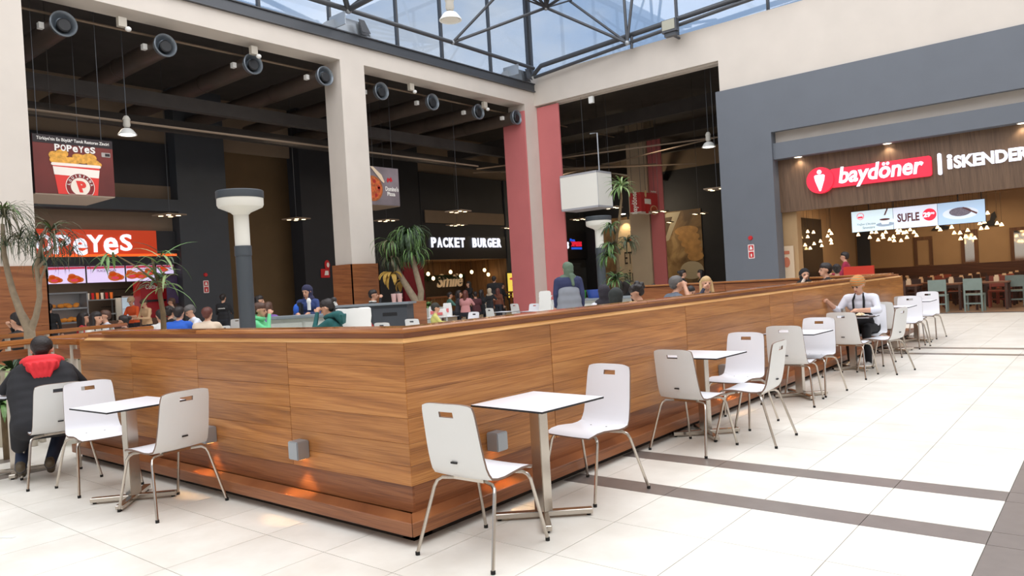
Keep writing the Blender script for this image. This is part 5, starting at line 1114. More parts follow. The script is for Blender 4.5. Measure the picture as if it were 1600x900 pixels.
obj('branch', tube(B(), [L_((963, 395), D4), L_((975, 385), D4), L_((980, 378), D4)], [.03, .02, .015], 8), BARKD, t, True); obj('branch', tube(B(), [L_((964, 400), D4), L_((958, 388), D4), L_((955, 355), D4)], [.03, .02, .015], 8), BARKD, t, True)
# ================================================================== PEOPLE
SKIN = mat('skin', rgb(206, 156, 128), .5, noise=.05, nscale=12); SKIN2 = mat('skin_tan', rgb(176, 124, 96), .5, noise=.05, nscale=12)
HAIRD = mat('dark_hair', rgb(34, 26, 24), .5, bump=.5, bscale=90); HAIRB = mat('brown_hair', rgb(82, 54, 40), .5, bump=.5, bscale=90); HAIRG = mat('grey_hair', rgb(96, 92, 90), .6, bump=.5, bscale=90); HAIRL = mat('blond_hair', rgb(196, 164, 116), .5, bump=.5, bscale=90); HAIRR = mat('reddish_hair', rgb(96, 50, 40), .5, bump=.5, bscale=90)
EYEM = mat('dark_eye', rgb(30, 22, 20), .3); LIP = mat('lips', rgb(170, 92, 84), .5)
def cloth(name, r, g, b, n=.06): return mat(name, rgb(r, g, b), .85, noise=n, nscale=5, bump=.25, bscale=14)
def cap(bm, a, b, ra, rb, n=10):
    a, b = Vector(a), Vector(b); L = (b-a).length
    if L < 1e-5: b = a+Vector((0, 0, 1e-3)); L = 1e-3
    pr = [(0, -ra)]+[(ra*math.cos(t), ra*math.sin(t)) for t in (-1.0, -.45, 0)]+[(rb*math.cos(t), L+rb*math.sin(t)) for t in (0, .45, 1.0)]+[(0, L+rb)]
    lathe(bm, pr, a, n, (b-a))
class Body:
    """limbs and trunk as tapered pieces fused into one skin by a voxel remesh; every face takes the colour of its nearest piece"""
    def __init__(s): s.p = []
    def c(s, a, b, ra, rb, m, flat=1.0): s.p.append((Vector(a), Vector(b), ra, rb, m, flat)); return s
    def build(s, name, mats, voxel, parent, smooth=3):
        bm = B()
        for a, b, ra, rb, m, fl in s.p:
            k = len(bm.verts); cap(bm, a, b, ra, rb, 12)
            if fl != 1.0:
                bm.verts.ensure_lookup_table(); cx = (a+b)/2
                for v in bm.verts[k:]: v.co.y = cx.y+(v.co.y-cx.y)*fl
        me = bpy.data.meshes.new('tmp'); bmesh.ops.recalc_face_normals(bm, faces=bm.faces[:]); bm.to_mesh(me); bm.free()
        o = bpy.data.objects.new('tmp', me); COL.objects.link(o)
        r = o.modifiers.new('r', 'REMESH'); r.mode = 'VOXEL'; r.voxel_size = voxel; r.use_smooth_shade = True
        q = o.modifiers.new('s', 'SMOOTH'); q.iterations = smooth; q.factor = .5
        out = bpy.data.meshes.new_from_object(o.evaluated_get(bpy.context.evaluated_depsgraph_get()))
        bpy.data.objects.remove(o); bpy.data.meshes.remove(me)
        n = len(out.polygons); cen = np.empty(n*3); out.polygons.foreach_get('center', cen); cen = cen.reshape(-1, 3)
        best = np.full(n, 1e9); idx = np.zeros(n, int)
        for a, b, ra, rb, m, fl in s.p:
            A = np.array(a); D = np.array(b)-A; L2 = max(D@D, 1e-9); t = np.clip((cen-A)@D/L2, 0, 1); Q = cen-(A+t[:, None]*D)
            if fl != 1.0: Q[:, 1] /= fl
            d = np.linalg.norm(Q, axis=1)-(ra+(rb-ra)*t)
            k = d < best; best[k] = d[k]; idx[k] = m
        for m in mats: out.materials.append(m)
        out.polygons.foreach_set('material_index', idx.astype(np.int32)); out.polygons.foreach_set('use_smooth', [True]*n)
        out.name = name
        return link(bpy.data.objects.new(name, out), parent)
def person(lab, loc, rz, s=1.0, pose='sit', top=None, legs=None, skin=SKIN, hair=('short', HAIRD), lean=.12, head=(0, 0), arms='table', voxel=.017, shoes=None, extra=None, sleeve='long', build=1.0, group=None, cover=None, cap_=None, roll=0, chairh=.46):
    """loc = point on the floor under the pelvis; rz = facing (0 = +Y, degrees); head = (turn left+, nod down+) degrees"""
    top = top or cloth('black_cloth', 30, 30, 33); legs = legs or cloth('dark_trousers', 34, 36, 44); shoes = shoes or mat('dark_shoe', rgb(40, 36, 34), .6)
    t = thing('person', lab, 'person', loc, math.radians(rz), group); t.scale = (s, s, s)
    bd = Body(); sk = 0; tp_ = 1; lg = 2; sh = 3; w = build
    if pose == 'sit':
        pz = chairh/s+.10; pel = Vector((0, 0, pz))
        kn = [Vector((x*.12, .43, pz+.0)) for x in (-1, 1)]; an = [Vector((x*.12, .38, .08)) for x in (-1, 1)]
        if pose == 'sit' and extra == 'tucked': kn = [Vector((x*.16, .42, pz-.03)) for x in (-1, 1)]; an = [Vector((-.20, -.02, .13)), Vector((.02, .0, .13))]
    elif pose == 'stand':
        pz = .95; pel = Vector((0, 0, pz)); kn = [Vector((x*.10, .02, .5)) for x in (-1, 1)]; an = [Vector((x*.11, -.02, .08)) for x in (-1, 1)]
    up = Vector((0, math.sin(lean), math.cos(lean)))
    waist = pel+up*.18; chest = pel+up*.38; nb = pel+up*.52; shl = [pel+up*.475+Vector((x*.175*w, 0, 0)) for x in (-1, 1)]
    ln2 = lean*.6; hd = nb+Vector((0, math.sin(ln2+.15)*.10, .11*math.cos(ln2)))
    # trunk
    bd.c(pel+Vector((-.075*w, 0, 0)), pel+Vector((.075*w, 0, 0)), .115*w, .115*w, lg if pose == 'stand' else lg, .95)
    bd.c(waist+Vector((-.06*w, 0, 0)), waist+Vector((.06*w, 0, 0)), .115*w, .115*w, tp_, .85)
    bd.c(pel+up*.08+Vector((-.07*w, 0, 0)), pel+up*.08+Vector((.07*w, 0, 0)), .12*w, .12*w, tp_, .9)
    bd.c(chest+Vector((-.075*w, 0, 0)), chest+Vector((.075*w, 0, 0)), .125*w, .125*w, tp_, .85)
    bd.c(shl[0]+Vector((.02, 0, -.01)), shl[1]+Vector((-.02, 0, -.01)), .07*w, .07*w, tp_)
    bd.c(nb+Vector((-.05, 0, -.03)), nb+Vector((.05, 0, -.03)), .065*w, .065*w, tp_)
    bd.c(nb-up*.02, hd-Vector((0, 0, .04)), .052, .05, sk)
    # legs
    for i in (0, 1):
        x = -1 if i == 0 else 1; hip = pel+Vector((x*.09*w, 0, -.01))
        bd.c(hip, kn[i], .09*w, .062*w, lg); bd.c(kn[i], an[i], .062*w, .043*w, lg)
        if extra == 'tucked': bd.c(an[i]+Vector((0, .0, .02)), an[i]+Vector((0, .17, -.085)), .042, .035, sh); bd.c(an[i]+Vector((0, -.045, .01)), an[i]+Vector((0, .03, -.01)), .04, .04, sh)
        else: bd.c(an[i]+Vector((0, -.04, -.035)), an[i]+Vector((0, .17, -.045)), .04, .032, sh)
    # arms
    P_ = {'table': [((-.25, .16, .30), (-.10, .38, .29)), ((.25, .16, .30), (.10, .38, .29))], 'face_r': [((-.25, .16, .30), (-.10, .38, .29)), ((.22, .24, .34), (.07, .23, .60))], 'face_l': [((-.22, .24, .34), (-.07, .23, .60)), ((.25, .16, .30), (.10, .38, .29))],
          'both_up': [((-.22, .26, .30), (-.07, .24, .58)), ((.22, .26, .30), (.07, .24, .58))], 'down': [((-.24, -.02, .22), (-.25, .06, -.02)), ((.24, -.02, .22), (.25, .06, -.02))], 'forward': [((-.25, .1, .22), (-.12, .33, .24)), ((.25, .1, .22), (.12, .33, .24))],
          'head_hold': [((-.20, .26, .36), (-.10, .14, .70)), ((.20, .26, .36), (.10, .14, .70))], 'eat': [((-.26, .16, .26), (-.04, .34, .27)), ((.30, .16, .25), (.36, .38, .40))], 'wide': [((-.31, .14, .26), (-.30, .40, .26)), ((.31, .12, .26), (.20, .38, .26))], 'reach': [((-.24, .24, .44), (-.14, .50, .50)), ((.24, .24, .44), (.12, .48, .46))]}[arms]
    for i in (0, 1):
        e, h = [pel+Vector((v[0], v[1]+math.sin(lean)*.3, v[2])) for v in P_[i]]; slm = tp_; fm = tp_ if sleeve == 'long' else sk
        bd.c(shl[i], e, .056*w, .044*w, slm); bd.c(e, h, .042*w, .030, fm)
        d = (h-e).normalized(); sd = d.cross(Vector((0, 0, 1))).normalized(); 
        if sleeve == 'roll': bd.c(e, e+d*.1, .05*w, .045, tp_)
        palm = h+d*.05; bd.c(h, palm, .028, .032, sk)
        for k in range(4):
            o_ = sd*(-.028+.0185*k); L = (.072, .08, .076, .062)[k]; bend = Vector((0, 0, -1))
            p1 = palm+o_+d*.02; p2 = p1+(d*.8+bend*.45).normalized()*L*.55; p3 = p2+(d*.35+bend*.9).normalized()*L*.5
            bd.c(p1, p2, .0100, .0092, sk); bd.c(p2, p3, .0092, .0080, sk)
        th = -1 if i == 1 else 1
        p1 = h+d*.02-sd*(.026*th); p2 = p1-sd*(.03*th)+d*.03; p3 = p2+d*.03+Vector((0, 0, -.008)); bd.c(p1, p2, .012, .0105, sk); bd.c(p2, p3, .0105, .009, sk)
    # head
    R = Euler((math.radians(-head[1]), math.radians(roll), math.radians(head[0])), 'XYZ').to_matrix(); HP = lambda x, y, z: hd+R @ Vector((x, y, z))
    hc = HP(0, .01, .06)
    bd.c(HP(0, -.018, .082), HP(0, .012, .078), .086, .082, sk); bd.c(HP(0, .02, .05), HP(0, .045, .0), .070, .052, sk); bd.c(HP(-.012, .066, -.022), HP(.012, .066, -.022), .028, .028, sk)
    bd.c(HP(0, .094, .058), HP(0, .110, .026), .010, .0155, sk); bd.c(HP(-.03, .076, .07), HP(.03, .076, .07), .016, .016, sk)
    for x in (-1, 1): bd.c(HP(x*.083, -.0, .065), HP(x*.087, -.008, .035), .016, .012, sk)
    bd.build('body', [skin, top, legs, shoes], voxel, t)
    for x in (-1, 1):
        bm = ell(B(), HP(x*.031, .087, .052), .0125, .008, .0085, rot=R); obj('eye', bm, EYEM, t, True)
        obj('eyebrow', tube(B(), [HP(x*.015, .096, .071), HP(x*.03, .097, .076), HP(x*.048, .085, .073)], [.003, .004, .0025], 6), hair[1] if hair and hair[1] else HAIRD, t, True)
    obj('mouth', ell(B(), HP(0, .093, -.008), .021, .009, .006, rot=R), LIP, t, True)
    # hair / covers
    hb = Body(); k = hair[0] if hair else None; hm = hair[1] if hair else None
    if k:
        hb.c(HP(0, -.03, .098), HP(0, .014, .112), .092, .082, 0); hb.c(HP(0, -.045, .05), HP(0, -.04, .08), .072, .085, 0)
        for x in (-1, 1): hb.c(HP(x*.058, -.02, .075), HP(x*.05, .02, .12), .036, .036, 0)
        if k in ('long', 'side'):
            hb.c(HP(0, -.06, .06), HP(0, -.075, -.14), .085, .06, 0)
            for x in (-1, 1): hb.c(HP(x*.07, -.01, .07), HP(x*.085, .0, -.16), .035, .03, 0)
        if k == 'front_long':
            for x in (-1, 1): hb.c(HP(x*.085, -.02, .09), HP(x*.11, .03, -.26), .03, .035, 0)
            hb.c(HP(0, -.06, .06), HP(0, -.07, -.18), .09, .08, 0)
        if k == 'pony': hb.c(HP(0, -.10, .07), HP(0, -.14, .03), .035, .04, 0); hb.c(HP(0, -.14, .03), HP(.0, -.15, -.14), .036, .018, 0)
        if k == 'bun': hb.c(HP(0, -.11, .10), HP(0, -.135, .12), .04, .045, 0)
        if k == 'curly':
            rr = random.Random(len(lab))
            for _ in range(16): a = rr.uniform(0, 2*PI); e_ = rr.uniform(-.2, 1.4); v = Vector((math.cos(a)*math.cos(e_), math.sin(a)*math.cos(e_)-.25, math.sin(e_)))*.095; p = HP(v.x, v.y-.02, v.z+.09); hb.c(p, p, .035, .035, 0)
        hb.build('hair', [hm], max(.012, voxel*.8), t, 2)
        if k in ('pony', 'clip', 'bun') and extra == 'clip':
            bm = B()
            for q_ in range(4): obox(bm, HP(0, -.135, .04+.022*q_), R @ Vector((1, 0, 0)), R @ Vector((0, 1, 0)), R @ Vector((0, 0, 1)), .035, .012, .007)
            c_ = obj('hair_clip', bm, WHITEP, t); c_['kind'] = 'stuff'
    if cover:
        cm = cover[1]; cb = Body()
        if cover[0] == 'hijab':
            cb.c(HP(0, -.028, .085), HP(0, -.012, .10), .108, .098, 0); cb.c(HP(0, -.035, .03), HP(0, -.02, -.05), .098, .085, 0); cb.c(HP(0, -.0, -.07), HP(0, .02, -.10), .088, .10, 0)
            cb.c(nb+Vector((-.09, .0, -.02)), nb+Vector((.09, .0, -.02)), .085, .085, 0)
            if len(cover) > 2: cb.c(HP(-.02, -.11, -.08), HP(-.03, -.15, -.26), .04, .03, 0); cb.c(HP(.03, -.11, -.08), HP(.05, -.14, -.22), .035, .025, 0)
            cb.build('headscarf', [cm], max(.012, voxel*.8), t, 3)
        if cover[0] == 'turban':
            cb.c(HP(0, -.03, .095), HP(0, .018, .105), .102, .088, 0); cb.c(HP(0, -.06, .05), HP(0, -.05, .03), .08, .07, 0)
            for z_, o_ in ((.075, 0), (.105, .0), (.135, .0)):
                for a in range(14):
                    a0 = 2*PI*a/14; a1 = 2*PI*(a+1)/14; r1 = .098-abs(z_-.09)*.5
                    cb.c(HP(r1*math.cos(a0), r1*math.sin(a0)*1.08-.012, z_+.022*math.sin(a0)), HP(r1*math.cos(a1), r1*math.sin(a1)*1.08-.012, z_+.022*math.sin(a1)), .013, .013, 0)
            cb.c(HP(.06, -.1, .06), HP(.085, -.12, .0), .025, .014, 0); cb.build('headscarf', [cm], .009, t, 1)
        if cover[0] == 'hood_up':
            cb.c(HP(0, -.035, .085), HP(0, -.01, .10), .112, .10, 0); cb.c(HP(0, -.05, .02), HP(0, -.03, -.06), .10, .085, 0); cb.c(HP(-.04, -.03, -.11), HP(.04, -.03, -.11), .09, .09, 0); cb.build('hood', [cm], max(.012, voxel*.8), t, 3)
        if cover[0] == 'hood_down':
            g_ = 1.12 if len(cover) > 2 else 1.0; b0 = nb+Vector((0, -.03, .02*g_))
            pts = [b0+Vector((.125*g_*math.cos(a), .09*math.sin(a)+.015, .03-.03*math.sin(a))) for a in [2*PI*q_/12 for q_ in range(13)]]
            for u_, v_ in zip(pts, pts[1:]): cb.c(u_, v_, .036*g_, .036*g_, 0)
            cb.c(b0+Vector((-.08, -.07, .035))*g_, b0+Vector((.08, -.07, .035))*g_, .055*g_, .055*g_, 0); cb.c(b0+Vector((-.06, -.105, -.01))*g_, b0+Vector((.07, -.105, .0))*g_, .055*g_, .055*g_, 0); cb.c(b0+Vector((-.02, -.12, -.07))*g_, b0+Vector((.03, -.12, -.06))*g_, .045*g_, .045*g_, 0)
            for q_ in range(5): a = -.5+.25*q_; cb.c(b0+Vector((a*.2, -.15, .03))*g_, b0+Vector((a*.1, -.155, -.09))*g_, .016, .012, 0)
            cb.build('hood', [cm], .009 if len(cover) > 2 else .012, t, 1)
        if cover[0] == 'collar':
            pts = [nb+Vector((.085*math.cos(a), .07*math.sin(a), .015)) for a in [2*PI*q_/12 for q_ in range(13)]]
            obj('collar', tube(B(), pts, .022, 8), cm, t, True)
        if cover[0] == 'cap':
            cb.c(HP(0, -.022, .10), HP(0, .015, .108), .098, .09, 0); cb.c(HP(-.035, .10, .098), HP(.035, .10, .098), .018, .018, 0); cb.c(HP(-.03, .14, .09), HP(.03, .14, .09), .012, .012, 0); cb.build('cap', [cm], max(.012, voxel*.7), t, 2)
    return t, HP, pel, up, nb
def hp(px, py, d, hz=.0):  # head-top pixel and depth -> floor point and height
    q = at(px, py, d); return q
def sit_at(lab, px, py, d, rz, **k):
    """seated person whose head top is seen at px,py at depth d"""
    q = at(px, py, d); lean = k.get('lean', .12); htop = .52*math.cos(lean)+.11+.19; s = max(.8, min(1.12, (q.z)/(.56+htop)))
    ch = max(.42, q.z-s*htop-.10*s); off = .52*math.sin(lean)*s+.03; a = math.radians(rz)
    return person(lab, (q.x+math.sin(a)*off, q.y-math.cos(a)*off, 0), rz, s, 'sit', chairh=ch, **k)
def stand_at(lab, px, py, d, rz, **k):
    q = at(px, py, d); return person(lab, (q.x, q.y, 0), rz, q.z/(.95+.52+.11+.19), 'stand', lean=k.pop('lean', .05), **k)
# --- man in the dark coat
COAT = cloth('black_wool_coat', 34, 34, 38, .2); JEANS = cloth('dark_blue_jeans', 38, 48, 70, .15)
t, HP, pel, up, nb = person('man in a black coat and red hood seen from behind at far left', (-7.50, 2.42, 0), 70, 1.0, 'sit', top=COAT, legs=JEANS, skin=SKIN, hair=('short', HAIRD), lean=.56, head=(-10, 14), arms='wide', voxel=.011, shoes=mat('brown_shoe', rgb(84, 72, 54), .6, noise=.1), extra='tucked', build=1.12, cover=('hood_down', cloth('red_cotton', 226, 50, 58, .06), 1), chairh=.44)
cb = Body()
for f_ in range(7):
    c_ = pel+up*(-.06+.085*f_)+Vector((0, -.025, 0)); w_ = (.13, .135, .14, .15, .165, .16, .13)[f_]; cb.c(c_+Vector((-w_, 0, 0)), c_+Vector((w_, 0, 0)), .125, .125, 0, .95)
cb.c(pel+Vector((-.17, -.02, -.02)), pel+Vector((-.20, .0, -.22)), .10, .07, 0, .8); cb.c(pel+Vector((.1, -.08, -.02)), pel+Vector((-.1, -.08, -.02)), .1, .1, 0, .8); cb.c(pel+Vector((-.18, .06, -.02)), pel+Vector((-.19, .07, -.16)), .09, .06, 0, .8)
cb.build('coat', [COAT], .012, t, 30)
# --- woman in white eating
WSH = cloth('white_shirt_cotton', 222, 224, 234, .03); BKT = cloth('black_trousers', 24, 24, 28)
def scarf_mat():
    m = cloth('striped_scarf', 196, 130, 66); n = m.node_tree.nodes; L = m.node_tree.links; b = n['Principled BSDF']; tc = n.new('ShaderNodeTexCoord'); w_ = n.new('ShaderNodeTexWave'); w_.inputs['Scale'].default_value = 9; w_.inputs['Distortion'].default_value = 3
    w_.bands_direction = 'Z'; L.new(tc.outputs['Object'], w_.inputs['Vector']); r = n.new('ShaderNodeValToRGB'); r.color_ramp.elements[0].color = rgb(206, 120, 52); r.color_ramp.elements[1].color = rgb(150, 140, 100); L.new(w_.outputs[0], r.inputs[0]); L.new(r.outputs[0], b.inputs['Base Color']); return m
t, HP, pel, up, nb = person('woman in a white shirt and orange striped headscarf eating at a table', (-2.96, 11.80, 0), 178, 1.0, 'sit', top=WSH, legs=BKT, hair=None, lean=.40, head=(-14, 26), arms='eat', voxel=.0105, shoes=mat('white_shoe', rgb(200, 198, 194), .6), sleeve='roll', build=1.08, cover=('turban', scarf_mat()), chairh=.45)
for x in (-1, 1): obj('apron_strap', tube(B(), [nb+Vector((x*.05, .03, .03)), nb+Vector((x*.075, .098, -.07)), nb+Vector((x*.07, .10, -.2)), nb+Vector((x*.06, .06, -.3))], [.014, .016, .016, .016], 6), BKT, t, True)
cb = Body(); cb.c(pel+Vector((-.09, .19, .16)), pel+Vector((.09, .19, .16)), .075, .075, 0, .5); cb.c(pel+Vector((-.1, .20, .08)), pel+Vector((.1, .20, .08)), .08, .08, 0, .6); cb.build('apron_bib', [BKT], .014, t)
# --- people in the hall
C = cloth
sit_at('man with a beard in a black jacket at the left edge, in profile', 27, 487, 11.6, 120, top=C('black_cloth', 30, 30, 33), arms='face_r', head=(0, 5), hair=('short', HAIRD))
stand_at('dark-clothed person standing at the chicken counter beside the clad column', 76, 474, 19.5, 60, top=C('black_cloth', 30, 30, 33), arms='down')
sit_at('person in a red top with long dark hair, left of the woman in white', 131, 487, 16.5, -30, top=C('red_top', 180, 40, 52), hair=('long', HAIRD))
sit_at('woman in a white shirt with long dark hair in profile, left part of the hall', 150, 486, 14.5, -60, top=C('cream_white_shirt', 206, 200, 188), hair=('long', HAIRD), lean=.3, sleeve='short')
sit_at('person in a white patterned shirt behind the woman in white', 163, 484, 16.2, 175, top=C('patterned_white', 204, 206, 212, .35), hair=('short', HAIRB))
stand_at('counter worker in an orange shirt and beige cap', 207, 463, 22, 200, top=C('orange_shirt', 226, 92, 44), arms='forward', sleeve='short', cover=('cap', C('beige_cap', 186, 160, 128)), head=(10, 20), hair=('short', HAIRB))
stand_at('counter worker in a beige shirt bending over a tray', 228, 466, 21.2, 190, top=C('beige_shirt', 216, 178, 138), arms='forward', head=(0, 35), hair=('short', HAIRB))
sit_at('child in a black top with dark hair, facing left behind the slim plant', 192, 492, 15.2, 130, top=C('black_cloth', 30, 30, 33), hair=('bun', HAIRD), lean=.2)
sit_at('person in a white jacket behind the slim plant trunk', 250, 483, 14.6, 90, top=C('white_jacket', 206, 202, 196), hair=('short', HAIRD))
sit_at('person in a bright blue shirt with the back to the camera', 279, 478, 14.2, 35, top=C('bright_blue', 40, 92, 190), hair=('short', HAIRD), lean=.3, build=1.15)
sit_at('grey-haired man in a white shirt with lowered head', 299, 475, 16.2, 170, top=C('white_shirt_cotton', 222, 224, 234), hair=('short', HAIRG), head=(0, 30), lean=.3)
sit_at('person with dark curly hair behind the one in blue', 266, 479, 16.8, 20, top=C('black_cloth', 30, 30, 33), hair=('curly', HAIRD))
stand_at('person in a pale top standing far behind the one in blue', 270, 465, 22.5, 150, top=C('pale_top', 170, 160, 150), hair=('short', HAIRB))
sit_at('person in a cream shirt with reddish hair left of the grey post', 323, 479, 13.8, 35, top=C('cream_shirt', 212, 192, 170), hair=('short', HAIRR), lean=.38, build=1.15)
t, HP, pel, up, nb = stand_at('security man in a black shirt standing by the dark pier', 347, 459, 21.5, 35, top=C('black_cloth', 30, 30, 33), hair=('short', HAIRD), arms='forward')
text('back_print', 'GÜVENLİK', nb+Vector((0, -.118, -.14)), (1, 0, 0), .22, .04, SOFTW, .012, .01, t)
sit_at('girl in a mint green hoodie with a white hair clip right of the grey post', 405, 472, 12.7, -50, top=C('mint_green', 110, 206, 146), hair=('bun', HAIRB), extra='clip', arms='face_r', head=(0, 8), cover=('hood_down', C('mint_green', 110, 206, 146)), voxel=.013)
sit_at('dark-haired person behind the girl in mint green', 405, 461, 18.5, -60, top=C('black_cloth', 30, 30, 33), hair=('long', HAIRD))
sit_at('person in a purple jumper with dark hair', 419, 471, 16.5, 30, top=C('purple_jumper', 124, 92, 160), hair=('long', HAIRB))
t, HP, pel, up, nb = stand_at('hooded person in navy and blue carrying a black bag at the bin counter', 480, 445, 14.6, 218, top=C('navy_blue', 44, 60, 108, .3), legs=C('navy_dark', 34, 42, 74), hair=None, cover=('hood_up', C('navy_hood', 44, 44, 72)), arms='forward', head=(-15, 12), voxel=.013)
obj('black_bag', (lambda b: (box(b, .02, .16, .24, .34, 1.0, 1.42), bmesh.ops.bevel(b, geom=b.edges[:], offset=.03, segments=2, affect='EDGES'))[0] and b)(B()), BLACKE, t)
obj('white_bottle', lathe(B(), [(0, 0), (.035, 0), (.035, .14), (.045, .16), (.045, .2), (.02, .24), (0, .24)], (-.12, .36, 1.26), 14), WHITEP, t, True); obj('blue_glove', (lambda b: ell(b, (.15, .30, 1.28), .07, .08, .12))(B()), C('bright_blue', 40, 92, 190), t, True)
sit_at('girl in a dark teal hoodie eating, in profile, with a hair clip', 513, 466, 11.3, 125, top=C('dark_teal', 26, 84, 84), hair=('bun', HAIRD), extra='clip', arms='face_l', head=(0, 22), lean=.22, cover=('hood_down', C('dark_teal', 26, 84, 84)), voxel=.012)
sit_at('man in a black jacket with a white collar against the clad middle column', 583, 452, 19.2, -55, top=C('black_cloth', 30, 30, 33), hair=('short', HAIRD), arms='face_r', cover=('collar', C('white_fleece', 220, 216, 208)))
sit_at('person in a grey sleeve reaching over the wooden box by the palm', 622, 455, 20.2, -60, top=C('grey_marl', 130, 134, 142), arms='reach', hair=('long', HAIRD), voxel=.02)
sit_at('child in a dark cap behind the white paper bags', 681, 476, 15.8, -40, top=C('yellow_top', 196, 190, 110), cover=('cap', C('dark_cap', 52, 50, 44)), hair=('short', HAIRD))
G = 'people before the burger counter'
stand_at('broad man in black standing before the yellow menu screen', 771, 431, 28.5, 20, top=C('black_cloth', 30, 30, 33), arms='down', build=1.3, voxel=.022, group=G)
stand_at('man in black right of the broad man at the yellow screen', 783, 442, 29.5, -30, top=C('black_cloth', 30, 30, 33), arms='forward', voxel=.022, group=G)
stand_at('person in a rust brown coat standing behind the two grey chairs', 777, 450, 27, 15, top=C('rust_coat', 104, 58, 40), arms='down', voxel=.022, hair=('long', HAIRR), group=G)
stand_at('person in a beige headscarf and black coat before the burger counter', 764, 450, 26, 5, top=C('black_cloth', 30, 30, 33), cover=('hijab', C('beige_scarf', 170, 156, 136)), hair=None, voxel=.022, group=G)
for k, (px, py, tm, hr, l) in enumerate(((727, 453, C('pink_top', 200, 140, 140), ('long', HAIRR), 'person in a pink top seated below the script sign'), (717, 453, C('grey_dark_top', 60, 60, 66), ('long', HAIRD), 'dark-haired person seated left of the one in pink'), (742, 455, C('dark_wine_top', 80, 40, 46), ('short', HAIRD), 'person in dark wine red seated right of the one in pink'), (752, 452, C('black_cloth', 30, 30, 33), ('long', HAIRD), 'dark-haired person in black seated near the burger counter'), (703, 456, C('green_grey_top', 86, 128, 118), ('short', HAIRD), 'person in a green-grey top seated at the left of the burger counter'))):
    sit_at(l, px, py, 25.5+.5*k, (20, -50, 60, 10, -30)[k], top=tm, hair=hr, voxel=.022, group=G)
stand_at('dark figure standing below the script sign', 733, 439, 30, 170, top=C('black_cloth', 30, 30, 33), voxel=.022, hair=('long', HAIRD), group=G)
# right part
NAVY = C('navy_jacket', 44, 50, 84)
t, HP, pel, up, nb = stand_at('woman in a green headscarf and navy and grey jacket walking away', 886, 409, 14.6, 38, top=C('grey_marl', 130, 134, 142), hair=None, cover=('hijab', C('grey_green_scarf', 92, 110, 92), 1), arms='down', head=(40, 5), voxel=.013, build=1.12)
cb = Body(); cb.c(pel+up*.475+Vector((-.17, 0, -.015)), pel+up*.475+Vector((.17, 0, -.015)), .088, .088, 0); cb.c(pel+up*.41+Vector((-.10, 0, 0)), pel+up*.41+Vector((.10, 0, 0)), .148, .148, 0, .88)
for x in (-1, 1): cb.c(pel+up*.46+Vector((x*.2, 0, 0)), pel+Vector((x*.245, -.02, .22)), .072, .058, 0); cb.c(pel+Vector((x*.245, -.02, .22)), pel+Vector((x*.25, .06, .0)), .056, .042, 0)
cb.build('navy_yoke', [NAVY], .014, t)
cb = Body(); cb.c(pel+Vector((-.08, -.01, .1)), pel+Vector((.08, -.01, .1)), .16, .16, 0, .95); cb.c(pel+Vector((-.09, -.01, -.06)), pel+Vector((.09, -.01, -.06)), .165, .165, 0, .95); cb.c(pel+Vector((-.07, -.01, .24)), pel+Vector((.07, -.01, .24)), .15, .15, 0, .95); cb.build('jacket_skirt', [C('grey_marl', 130, 134, 142)], .016, t, 25)
def dots_mat():
    m = C('spotted_scarf', 200, 200, 205); n = m.node_tree.nodes; L = m.node_tree.links; b = n['Principled BSDF']; v = n.new('ShaderNodeTexVoronoi'); v.inputs['Scale'].default_value = 28; tc = n.new('ShaderNodeTexCoord'); L.new(tc.outputs['Object'], v.inputs['Vector']); r = n.new('ShaderNodeValToRGB'); r.color_ramp.interpolation = 'CONSTANT'; r.color_ramp.elements[0].color = rgb(34, 34, 44); r.color_ramp.elements[1].position = .38; r.color_ramp.elements[1].color = rgb(214, 214, 220); L.new(v.outputs['Distance'], r.inputs[0]); L.new(r.outputs[0], b.inputs['Base Color']); return m
sit_at('person with a dark headscarf and black-and-white spotted top', 943, 444, 12.4, 40, top=dots_mat(), hair=None, cover=('hijab', C('dark_scarf', 40, 36, 44)), lean=.25)
sit_at('person in a large dark hood just behind the parapet', 962, 449, 10.6, 20, top=C('dark_green_black', 40, 44, 42), hair=None, cover=('hood_up', C('dark_green_black', 40, 44, 42)), lean=.3, build=1.15)
sit_at('person with black curly hair looking down, in dark clothes', 997, 442, 11.2, 115, top=C('black_cloth', 30, 30, 33), hair=('curly', HAIRD), lean=.3, head=(0, 25))
sit_at('dark-haired person far behind the lettered panel, left one', 968, 438, 20, 20, top=C('black_cloth', 30, 30, 33), hair=('long', HAIRD), voxel=.02)
sit_at('dark-haired person far behind the lettered panel, right one', 980, 437, 19, -20, top=C('black_cloth', 30, 30, 33), hair=('long', HAIRD), voxel=.02)
sit_at('dark-haired head low behind the pink inner column foot', 1021, 443, 20, 10, top=C('black_cloth', 30, 30, 33), hair=('short', HAIRD), voxel=.02)
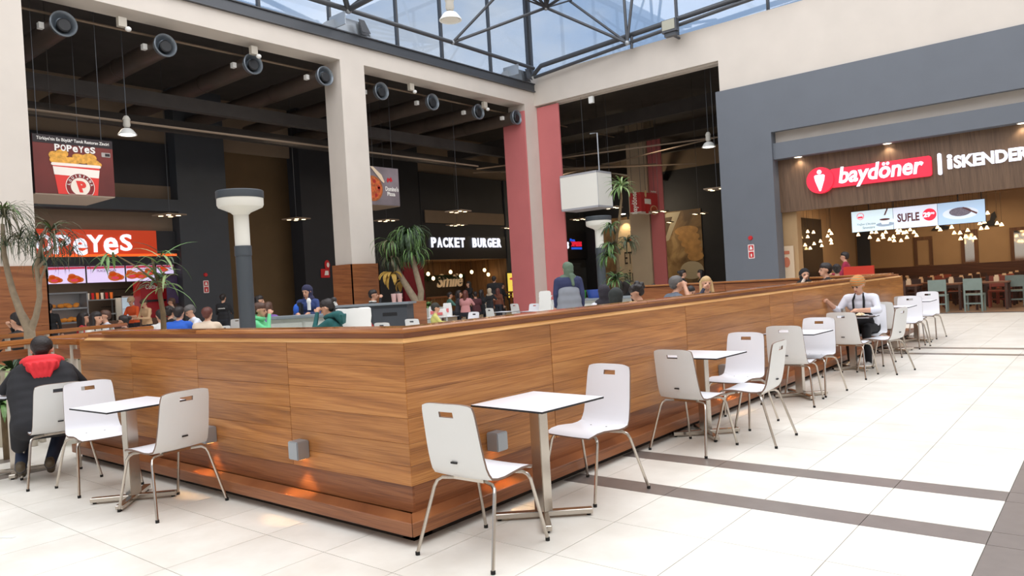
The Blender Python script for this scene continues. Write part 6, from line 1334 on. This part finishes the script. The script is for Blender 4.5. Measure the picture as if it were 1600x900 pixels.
sit_at('man in a slate grey t-shirt resting his chin on his hand', 1055, 430, 12.4, -40, top=C('slate_tshirt', 92, 100, 112), hair=('short', HAIRG), arms='face_r', sleeve='short', lean=.42, build=1.15, voxel=.013)
sit_at('dark-haired child between the man in grey and the blond woman', 1079, 446, 14.2, 205, top=C('black_cloth', 30, 30, 33), hair=('short', HAIRD), head=(0, 15))
sit_at('woman with long blond hair leaning on her hand, facing the camera', 1103, 431, 13.2, 212, top=C('slate_top', 62, 64, 82), hair=('front_long', HAIRL), arms='face_r', head=(8, -4), voxel=.013)
G = 'dark pair before the food mural'
sit_at('left one of the dark-clothed pair sitting before the food mural', 1067, 421, 25, -51, top=C('black_cloth', 30, 30, 33), hair=('bun', HAIRD), voxel=.022, group=G)
sit_at('right one of the dark-clothed pair sitting before the food mural', 1094, 421, 26.5, 125, top=C('black_cloth', 30, 30, 33), hair=('long', HAIRD), voxel=.022, group=G)
t, HP, pel, up, nb = sit_at('woman in a black headscarf and glasses drinking behind the parapet', 1257, 419, 15.4, 215, top=C('cream_top', 214, 196, 180), hair=None, cover=('hijab', C('black_scarf', 26, 26, 30)), arms='face_r', voxel=.013)
for x in (-1, 1): obj('glasses', tube(B(), [HP(x*.032+.024*math.cos(a), .102, .052+.02*math.sin(a)) for a in [2*PI*q_/12 for q_ in range(13)]], .003, 5), BLACKE, t)
sit_at('man with black hair in a black top, head in profile above the parapet', 1289, 410, 14.8, 125, top=C('black_cloth', 30, 30, 33), hair=('short', HAIRD), lean=.2, voxel=.013)
stand_at('person in a magenta shirt with dark hair at the restaurant entrance', 1322, 393, 20.5, 95, top=C('magenta_shirt', 150, 34, 66), hair=('short', HAIRD), arms='forward')
sit_at('child with a dark hair bun left of the person in magenta', 1307, 412, 17.6, 20, top=C('black_cloth', 30, 30, 33), hair=('bun', HAIRD))
q = at(1342, 424, 18.5); tag(obj('red_partition', box(B(), -.35, .35, -.05, .05, 0, 1.42), mat('red_orange_panel', rgb(196, 52, 32), .5)), 'red-orange panel beside the person in magenta', 'panel').location = (q.x, q.y, 0)
# ------------------------------------------------------------------ names and labels that stay short and distinct
